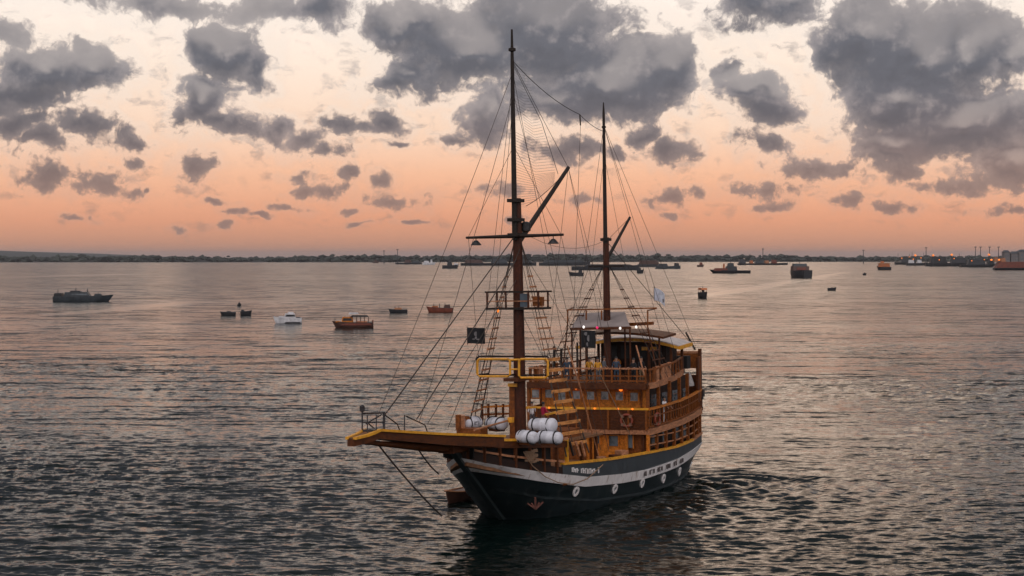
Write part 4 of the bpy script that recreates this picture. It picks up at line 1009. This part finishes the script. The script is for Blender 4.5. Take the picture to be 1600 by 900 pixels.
vessel('open_boat', 'small dark open boat with low cabin between tour boat and red boat', 'boat', 607, 636, 489, 5, 'black_hull', [('thwart_box', .3, .7, 5, 8, 'tan', .5)], [(.45, 6, 11, .6), (.65, 6, 10.5, .6)], rz=.25, flip=True, group=MG)
vessel('fishing_boat', 'red brown fishing boat with row of short posts, just left of the forestays', 'boat', 666, 708, 488, 7, 'red_hull', [('deckhouse', .1, .35, 6, 12, 'brown_hull', .6), ('net_heap', .55, .8, 6, 10, 'orange_hull', .5)], [(.3, 8, 15, .7), (.5, 6, 14, .9), (.72, 6, 14, .8)], flip=True, group=MG)
vessel('work_boat', 'black work boat near the far shore left of the main mast', 'boat', 691, 717, 419.5, 5, 'black_hull', [('wheelhouse', .3, .6, 5, 11, 'black_hull', .7), ('bow_board', .7, .95, 5, 8, 'white_hull', .3)], [(.5, 9, 20, .6)], group=MG)
vessel('distant_barge', 'flat grey barge low on the water under the left treeline', 'barge', 618, 659, 413, 2.5, 'dark_grey_hull', [('cargo', .35, .6, 2.5, 7, 'brown_hull', .8), ('cargo', .62, .95, 2.5, 5, 'grey_hull', .8)], blunt=.7, group='barges off the far shore')
vessel('distant_launch', 'tiny brown launch alone below the left treeline', 'boat', 582, 592, 411, 2.5, 'brown_hull', [('cabin', .3, .7, 2, 5, 'brown_hull', .6)], group=MG)
vessel('white_ferry', 'small white ferry far off left of the black work boat', 'boat', 660, 681, 413.5, 3, 'white_hull', [('saloon', .1, .5, 3, 6, 'white_hull', .8), ('bridge', .6, .75, 3, 8, 'white_hull', .6)], group=MG)
vessel('moored_barge', 'long dark moored barge seen right of the main mast', 'barge', 720, 838, 415, 4, 'dark_grey_hull', [('cargo', .05, .3, 4, 9, 'brown_hull', .9), ('cargo', .4, .62, 4, 11, 'grey_hull', .9), ('cargo', .7, .95, 4, 8, 'dark_grey_hull', .9)], [(.2, 8, 18, .5), (.85, 8, 16, .5)], blunt=.75, group='barges off the far shore')
vessel('moored_barge', 'grey barge with low cargo seen between the two masts', 'barge', 842, 922, 415, 5, 'dark_grey_hull', [('cargo', .08, .9, 5, 9, 'grey_hull', .85)], [(.9, 5, 14, .5)], blunt=.75, group='barges off the far shore')
vessel('moored_barge', 'dark long barge behind the mizzen mast near the waterline', 'barge', 893, 998, 422, 6, 'dark_grey_hull', [('cargo', .2, .95, 6, 9, 'black_hull', .85)], blunt=.75, group='barges off the far shore')
vessel('cargo_barge', 'dark loaded barge just right of the mizzen mast', 'barge', 996, 1032, 417, 4, 'dark_grey_hull', [('cargo', .05, .95, 4, 10, 'brown_hull', .9)], blunt=.8, group='barges off the far shore')
vessel('cargo_barge', 'low barge with rounded loads right end of the barge row', 'barge', 1024, 1063, 420, 4, 'grey_hull', [('cargo', .1, .5, 4, 8, 'dark_grey_hull', .9), ('cargo', .75, .95, 4, 9, 'black_hull', .8)], blunt=.8, group='barges off the far shore')
vessel('black_launch', 'black two part launch seen between the masts below the barges', 'boat', 888, 912, 431, 5, 'black_hull', [('cabin', .1, .35, 5, 9, 'black_hull', .7)], flip=True, group=MG)
vessel('black_launch', 'short black launch right of the mizzen mast below the barges', 'boat', 995, 1006, 427, 5, 'black_hull', [('cabin', .2, .6, 5, 9, 'black_hull', .7)], beam=.35, group=MG)
vessel('red_launch', 'tiny dark red launch alone right of the barge row', 'boat', 1089, 1100, 417, 3, 'brown_hull', [('cabin', .35, .8, 3, 7, 'red_hull', .7)], group=MG)
vessel('tug_boat', 'dark tug with stepped deckhouse moored left of a coloured barge', 'tug', 1108, 1172, 427, 4.5, 'black_hull', [('deckhouse', .32, .62, 4, 11, 'dark_grey_hull', .7), ('bridge', .40, .56, 11, 16, 'grey_hull', .55), ('funnel', .62, .66, 8, 15, 'orange_hull', .25), ('side_panel', .55, .9, 4, 8, 'red_hull', .8)], [(.48, 15, 22, .5)], flip=True, group=MG)
vessel('crew_barge', 'long barge with coloured cabins behind the tug', 'barge', 1153, 1230, 414, 2.5, 'black_hull', [('cabin', .02, .15, 2.5, 9, 'dark_grey_hull', .8), ('cabin', .24, .3, 2.5, 7, 'orange_hull', .8), ('cabin', .34, .52, 2.5, 7, 'grey_hull', .8), ('cabin', .54, .62, 2.5, 7, 'tan', .8), ('cabin', .68, .78, 2.5, 8, 'red_hull', .8)], blunt=.7, group='barges off the far shore')
vessel('supply_ship', 'bulky black ship seen end on with stepped brown superstructure', 'ship', 1240, 1268, 434, 11, 'black_hull', [('deckhouse', .1, .4, 11, 18, 'brown_hull', .9), ('bridge', .12, .3, 18, 22, 'grey_hull', .75), ('side_lamp', .36, .41, 12, 16, 'red_hull', .5)], [(.2, 20, 27, .6)], rz=R(-84), beam=.42, blunt=.5, L=31, rise=.1)
vessel('canopy_launch', 'small black launch with orange peaked canopy on the bright wake', 'boat', 1092, 1106, 466, 9, 'black_hull', [('canopy', .1, .7, 13, 16, 'orange_hull', .9), ('helmsman', .35, .5, 9, 13, 'black_hull', .3)], [(.4, 14, 19, .6)], (.12, .65, 3, 8, 13), rz=R(-75), L=6.5, beam=.38, rise=.15)
vessel('flat_skiff', 'tiny black skiff alone on open water right of the supply ship', 'boat', 1293, 1307, 454, 4, 'black_hull', [('thwart', .4, .6, 3, 5, 'black_hull', .6)])
vessel('marker_buoy', 'tiny dark buoy below the orange ferry', 'buoy', 1348, 1354, 430, 2.5, 'black_hull', [('top', .3, .7, 2, 4, 'black_hull', .5)], beam=.9)
vessel('orange_ferry', 'small orange ferry with pale roof left of the dark dock', 'boat', 1370, 1392, 422, 5, 'black_hull', [('saloon', .08, .95, 5, 9.5, 'orange_hull', .9), ('roof', .05, .98, 9.5, 11, 'tan', .95), ('wheelhouse', .5, .75, 11, 14, 'orange_hull', .6)], flip=True, beam=.35)
DG = 'ships berthed along the right hand dock'
for i, (u0, u1, vb, hp, bl, lab) in enumerate((
    (1398, 1432, 413.5, 4, [('deckhouse', .3, .6, 4, 11, 'dark_grey_hull', .7)], 'dark berthed ship at the left tip of the dock row'),
    (1416, 1450, 415, 4, [('saloon', .1, .35, 4, 9, 'white_hull', .8), ('saloon', .5, .7, 4, 9, 'white_hull', .8)], 'berthed ship with two pale deckhouses in the dock row'),
    (1446, 1512, 416, 5, [('deckhouse', .1, .5, 5, 15, 'black_hull', .8), ('deckhouse', .6, .95, 5, 13, 'dark_grey_hull', .8)], 'long black berthed ship in the middle of the dock row'),
    (1500, 1556, 417.5, 4, [('deckhouse', .2, .7, 4, 13, 'dark_grey_hull', .8), ('cargo', .75, .95, 4, 10, 'black_hull', .8)], 'dark berthed ship left of the red container barge'))):
    o = vessel('berthed_ship', lab, 'ship', u0, u1, vb, hp, 'black_hull', bl, [(.15, 8, 18, .4), (.8, 8, 20, .4)], blunt=.4, group=DG)
    for f, h in ((.3, 10), (.65, 12)):
        k = on_sea((u0 + u1) / 2, vb).y / FPX; L = (u1 - u0) * k
        MB().lathe([(.1 * k, -1.0 * k), (1.0 * k, 0), (.1 * k, 1.0 * k)], (-L / 2 + L * f, -L * .12, h * k), 8).build('deck_lamp', LAMPO, o)
vessel('container_barge', 'barge stacked with dark red containers at the right picture edge', 'barge', 1553, 1640, 422, 3.5, 'black_hull', [('container_stack', .02, .98, 3.5, 13, 'red_hull', .9), ('wheelhouse', .0, .06, 13, 20, 'tan', .5), ('wheelhouse', .12, .2, 13, 19, 'tan', .4)], blunt=.85, rise=0)

# the ship's brown tender behind the bow
tb = on_sea(718, 783)
o = empty('tender', 'small red brown tender floating behind the dark bow', 'boat', matrix=Matrix.Translation(tb) @ Matrix.Rotation(R(-115), 4, 'Z'))
hull_mb(3.6, 1.35, .62, .3, .2).build('hull', DIM['brown_hull'], o)
MB().box((0, 0, .5), (.3, 1.2, .06)).build('thwart', W_TAN, o)
MB().box((-1.0, 0, .5), (.3, 1.2, .06)).build('thwart', W_TAN, o)
MB().box((-1.85, 0, .7), (.25, .3, .5)).build('outboard', STEEL, o)
MB().rope([(-1.8, .66, .64), (0, .70, .66), (1.2, .45, .74), (1.75, 0, .84), (1.2, -.45, .74), (0, -.70, .66), (-1.8, -.66, .64)], .05).build('rub_rail', W_TAN, o)

# ================================================================== the far shore
LAND = mat('far_land', (.030, .030, .026), .9, .2, .002)
LEAF = mat('far_foliage', (.032, .038, .030), .9, .4, .01)
HILLM = mat('far_hill', (.05, .055, .05), .9, .2, .001)
def ridge(name, material, pts, depth, kind='structure', label=None, cat=None):
    secs = []
    for (x, y, h) in pts: secs.append([Vector((x, y, -2)), Vector((x, y + depth * .02, h * .55)), Vector((x, y + depth * .3, h)), Vector((x, y + depth, -2))])
    o = MB().strip(secs).build(name, material); tag(o, label, cat, kind=kind); return o
rng = np.random.default_rng(4)
SD = 5600.0
ridge('shore', LAND, [(x, SD + 250 * math.sin(x / 900), 7 + 2.5 * math.sin(x / 210)) for x in np.linspace(-7000, 7000, 120)], 900, label='low dark shoreline across the bay')
HD = 11000.0
ridge('hill', HILLM, [(x, HD, 4 + 62 * math.exp(-((x + 3500) / 700) ** 2) + 22 * math.exp(-((x + 2500) / 500) ** 2)) for x in np.linspace(-6500, 200, 60)], 1500, label='pale low hill behind the left shore')
# trees along the shore, too far to count: one mass of leafy clumps
tv, tf_ = [], []
ico = bmesh.new(); bmesh.ops.create_icosphere(ico, subdivisions=1, radius=1)
iv = np.array([v.co for v in ico.verts]); itf = np.array([[v.index for v in f.verts] for f in ico.faces]); ico.free()
N = 5200
for i in range(N):
    x = rng.uniform(-3600, 3600); yy = SD + 250 * math.sin(x / 900) + rng.uniform(-10, 140)
    base = 15 + 3 * math.sin(x / 330 + 1) + 2.5 * math.sin(x / 95)
    if rng.random() < .03: base += rng.uniform(2, 8)
    z = rng.uniform(1, base); r = rng.uniform(4, 9)
    j = iv * (1 + .35 * rng.normal(size=(len(iv), 1)))
    tv.append(j * [r * 1.5, r, r * .7] + [x, yy, z]); tf_.append(itf + i * len(iv))
me = bpy.data.meshes.new('tree_line'); me.from_pydata(np.concatenate(tv).tolist(), [], np.concatenate(tf_).tolist()); me.materials.append(LEAF)
tl = bpy.data.objects.new('tree_line', me); COL.objects.link(tl); tag(tl, 'dark band of distant trees along the far shore', 'trees', kind='stuff')
# harbour masts, lamp posts and buildings over the right treeline
for i, (u, v0) in enumerate(((1192, 389), (1349, 391), (1447, 387), (1524, 386), (1532, 386), (1546, 386), (1560, 386), (600, 392), (621, 390))):
    b_ = at_depth(u, 408, 4300); tp_ = at_depth(u, v0, 4300)
    o = empty('harbour_mast', f'thin mast over the shore, {["just left of the supply ship", "above the tiny buoy left of the orange ferry", "above the white berthed ship", "first of the close row over the dock", "second of the close row over the dock", "third of the close row over the dock", "last of the close row beside the pale buildings", "left of the distant barge", "above the distant barge"][i]}', 'mast', 'masts over the far shore', Matrix.Translation((b_.x, b_.y, 0)))
    MB().tube((0, 0, 0), (0, 0, tp_.z), 1.1, .7, 6).build('pole', DIM['dark_grey_hull'], o); MB().box((0, 0, tp_.z), (5, 2, 1.6)).build('head', DIM['dark_grey_hull'], o)
PALE = mat('pale_concrete', (.16, .135, .125), .8, .2, .05)
for i, (u0, u1, v0, lab) in enumerate(((1567, 1576, 394, 'narrow pale harbour building left of the two wider ones at the right edge'), (1578, 1590, 396, 'wide pale harbour building second from the right edge'), (1589, 1612, 393, 'tall pale harbour building cut by the right picture edge'))):
    a, c = at_depth(u0, 410, 3900), at_depth(u1, 410, 3900); h = at_depth(u0, v0, 3900).z; w = c.x - a.x
    o = empty('harbour_building', lab, 'building', 'pale harbour buildings', Matrix.Translation(((a.x + c.x) / 2, 3900, 0)))
    MB().box((0, 0, h / 2), (w, 20, h)).build('wall', PALE, o); MB().quadloop([[Vector((sx * w * k, sy * 10.5 * k * 2, z)) for sx, sy in ((-1, -1), (1, -1), (1, 1), (-1, 1))] for z, k in ((h, .52), (h + 4, .25))], smooth=False).build('roof', DIM['grey_hull'], o)
    for fx in (-.25, .05, .3): 
        for fz in (.4, .7): MB().box((w * fx, -10.1, h * fz), (w * .12, .4, h * .14)).build('window', GLASS, o)
for i, (u, v) in enumerate(((1430, 399), (1458, 399), (1487, 398), (1545, 398), (1549, 406), (1561, 406))):
    b_ = at_depth(u, v, 3000)
    o = empty('dock_lamp', 'orange dock light ' + ('at the far left over the berthed ships', 'above the two pale deckhouses', 'above the long black berthed ship', 'high beside the mast row over the dock', 'lower one right under another dock light', 'rightmost beside the pale harbour buildings')[i], 'lamp', 'lit lamps over the dock', Matrix.Translation((b_.x, b_.y, 0)))
    MB().tube((0, 0, 0), (0, 0, b_.z), .5, .35, 6).build('pole', DIM['dark_grey_hull'], o); MB().lathe([(.1, -1.6), (1.8, -.6), (1.8, .6), (.1, 1.6)], (0, -.5, b_.z), 8).build('lamp_head', LAMPO, o)

# ================================================================== haze: the evening air over the bay
hm = bpy.data.materials.new('evening_haze'); hm.use_nodes = True; hm.node_tree.nodes.clear()
ho = hm.node_tree.nodes.new('ShaderNodeOutputMaterial'); hv = hm.node_tree.nodes.new('ShaderNodeVolumePrincipled')
hv.inputs['Color'].default_value = (.86, .84, .86, 1); hv.inputs['Density'].default_value = 0.000028; hv.inputs['Anisotropy'].default_value = .3
hm.node_tree.links.new(hv.outputs[0], ho.inputs['Volume'])
hz = MB().box((0, 0, 60), (96000, 96000, 126)).build('haze', hm); tag(hz, 'thin evening haze over the bay', 'haze', kind='stuff')
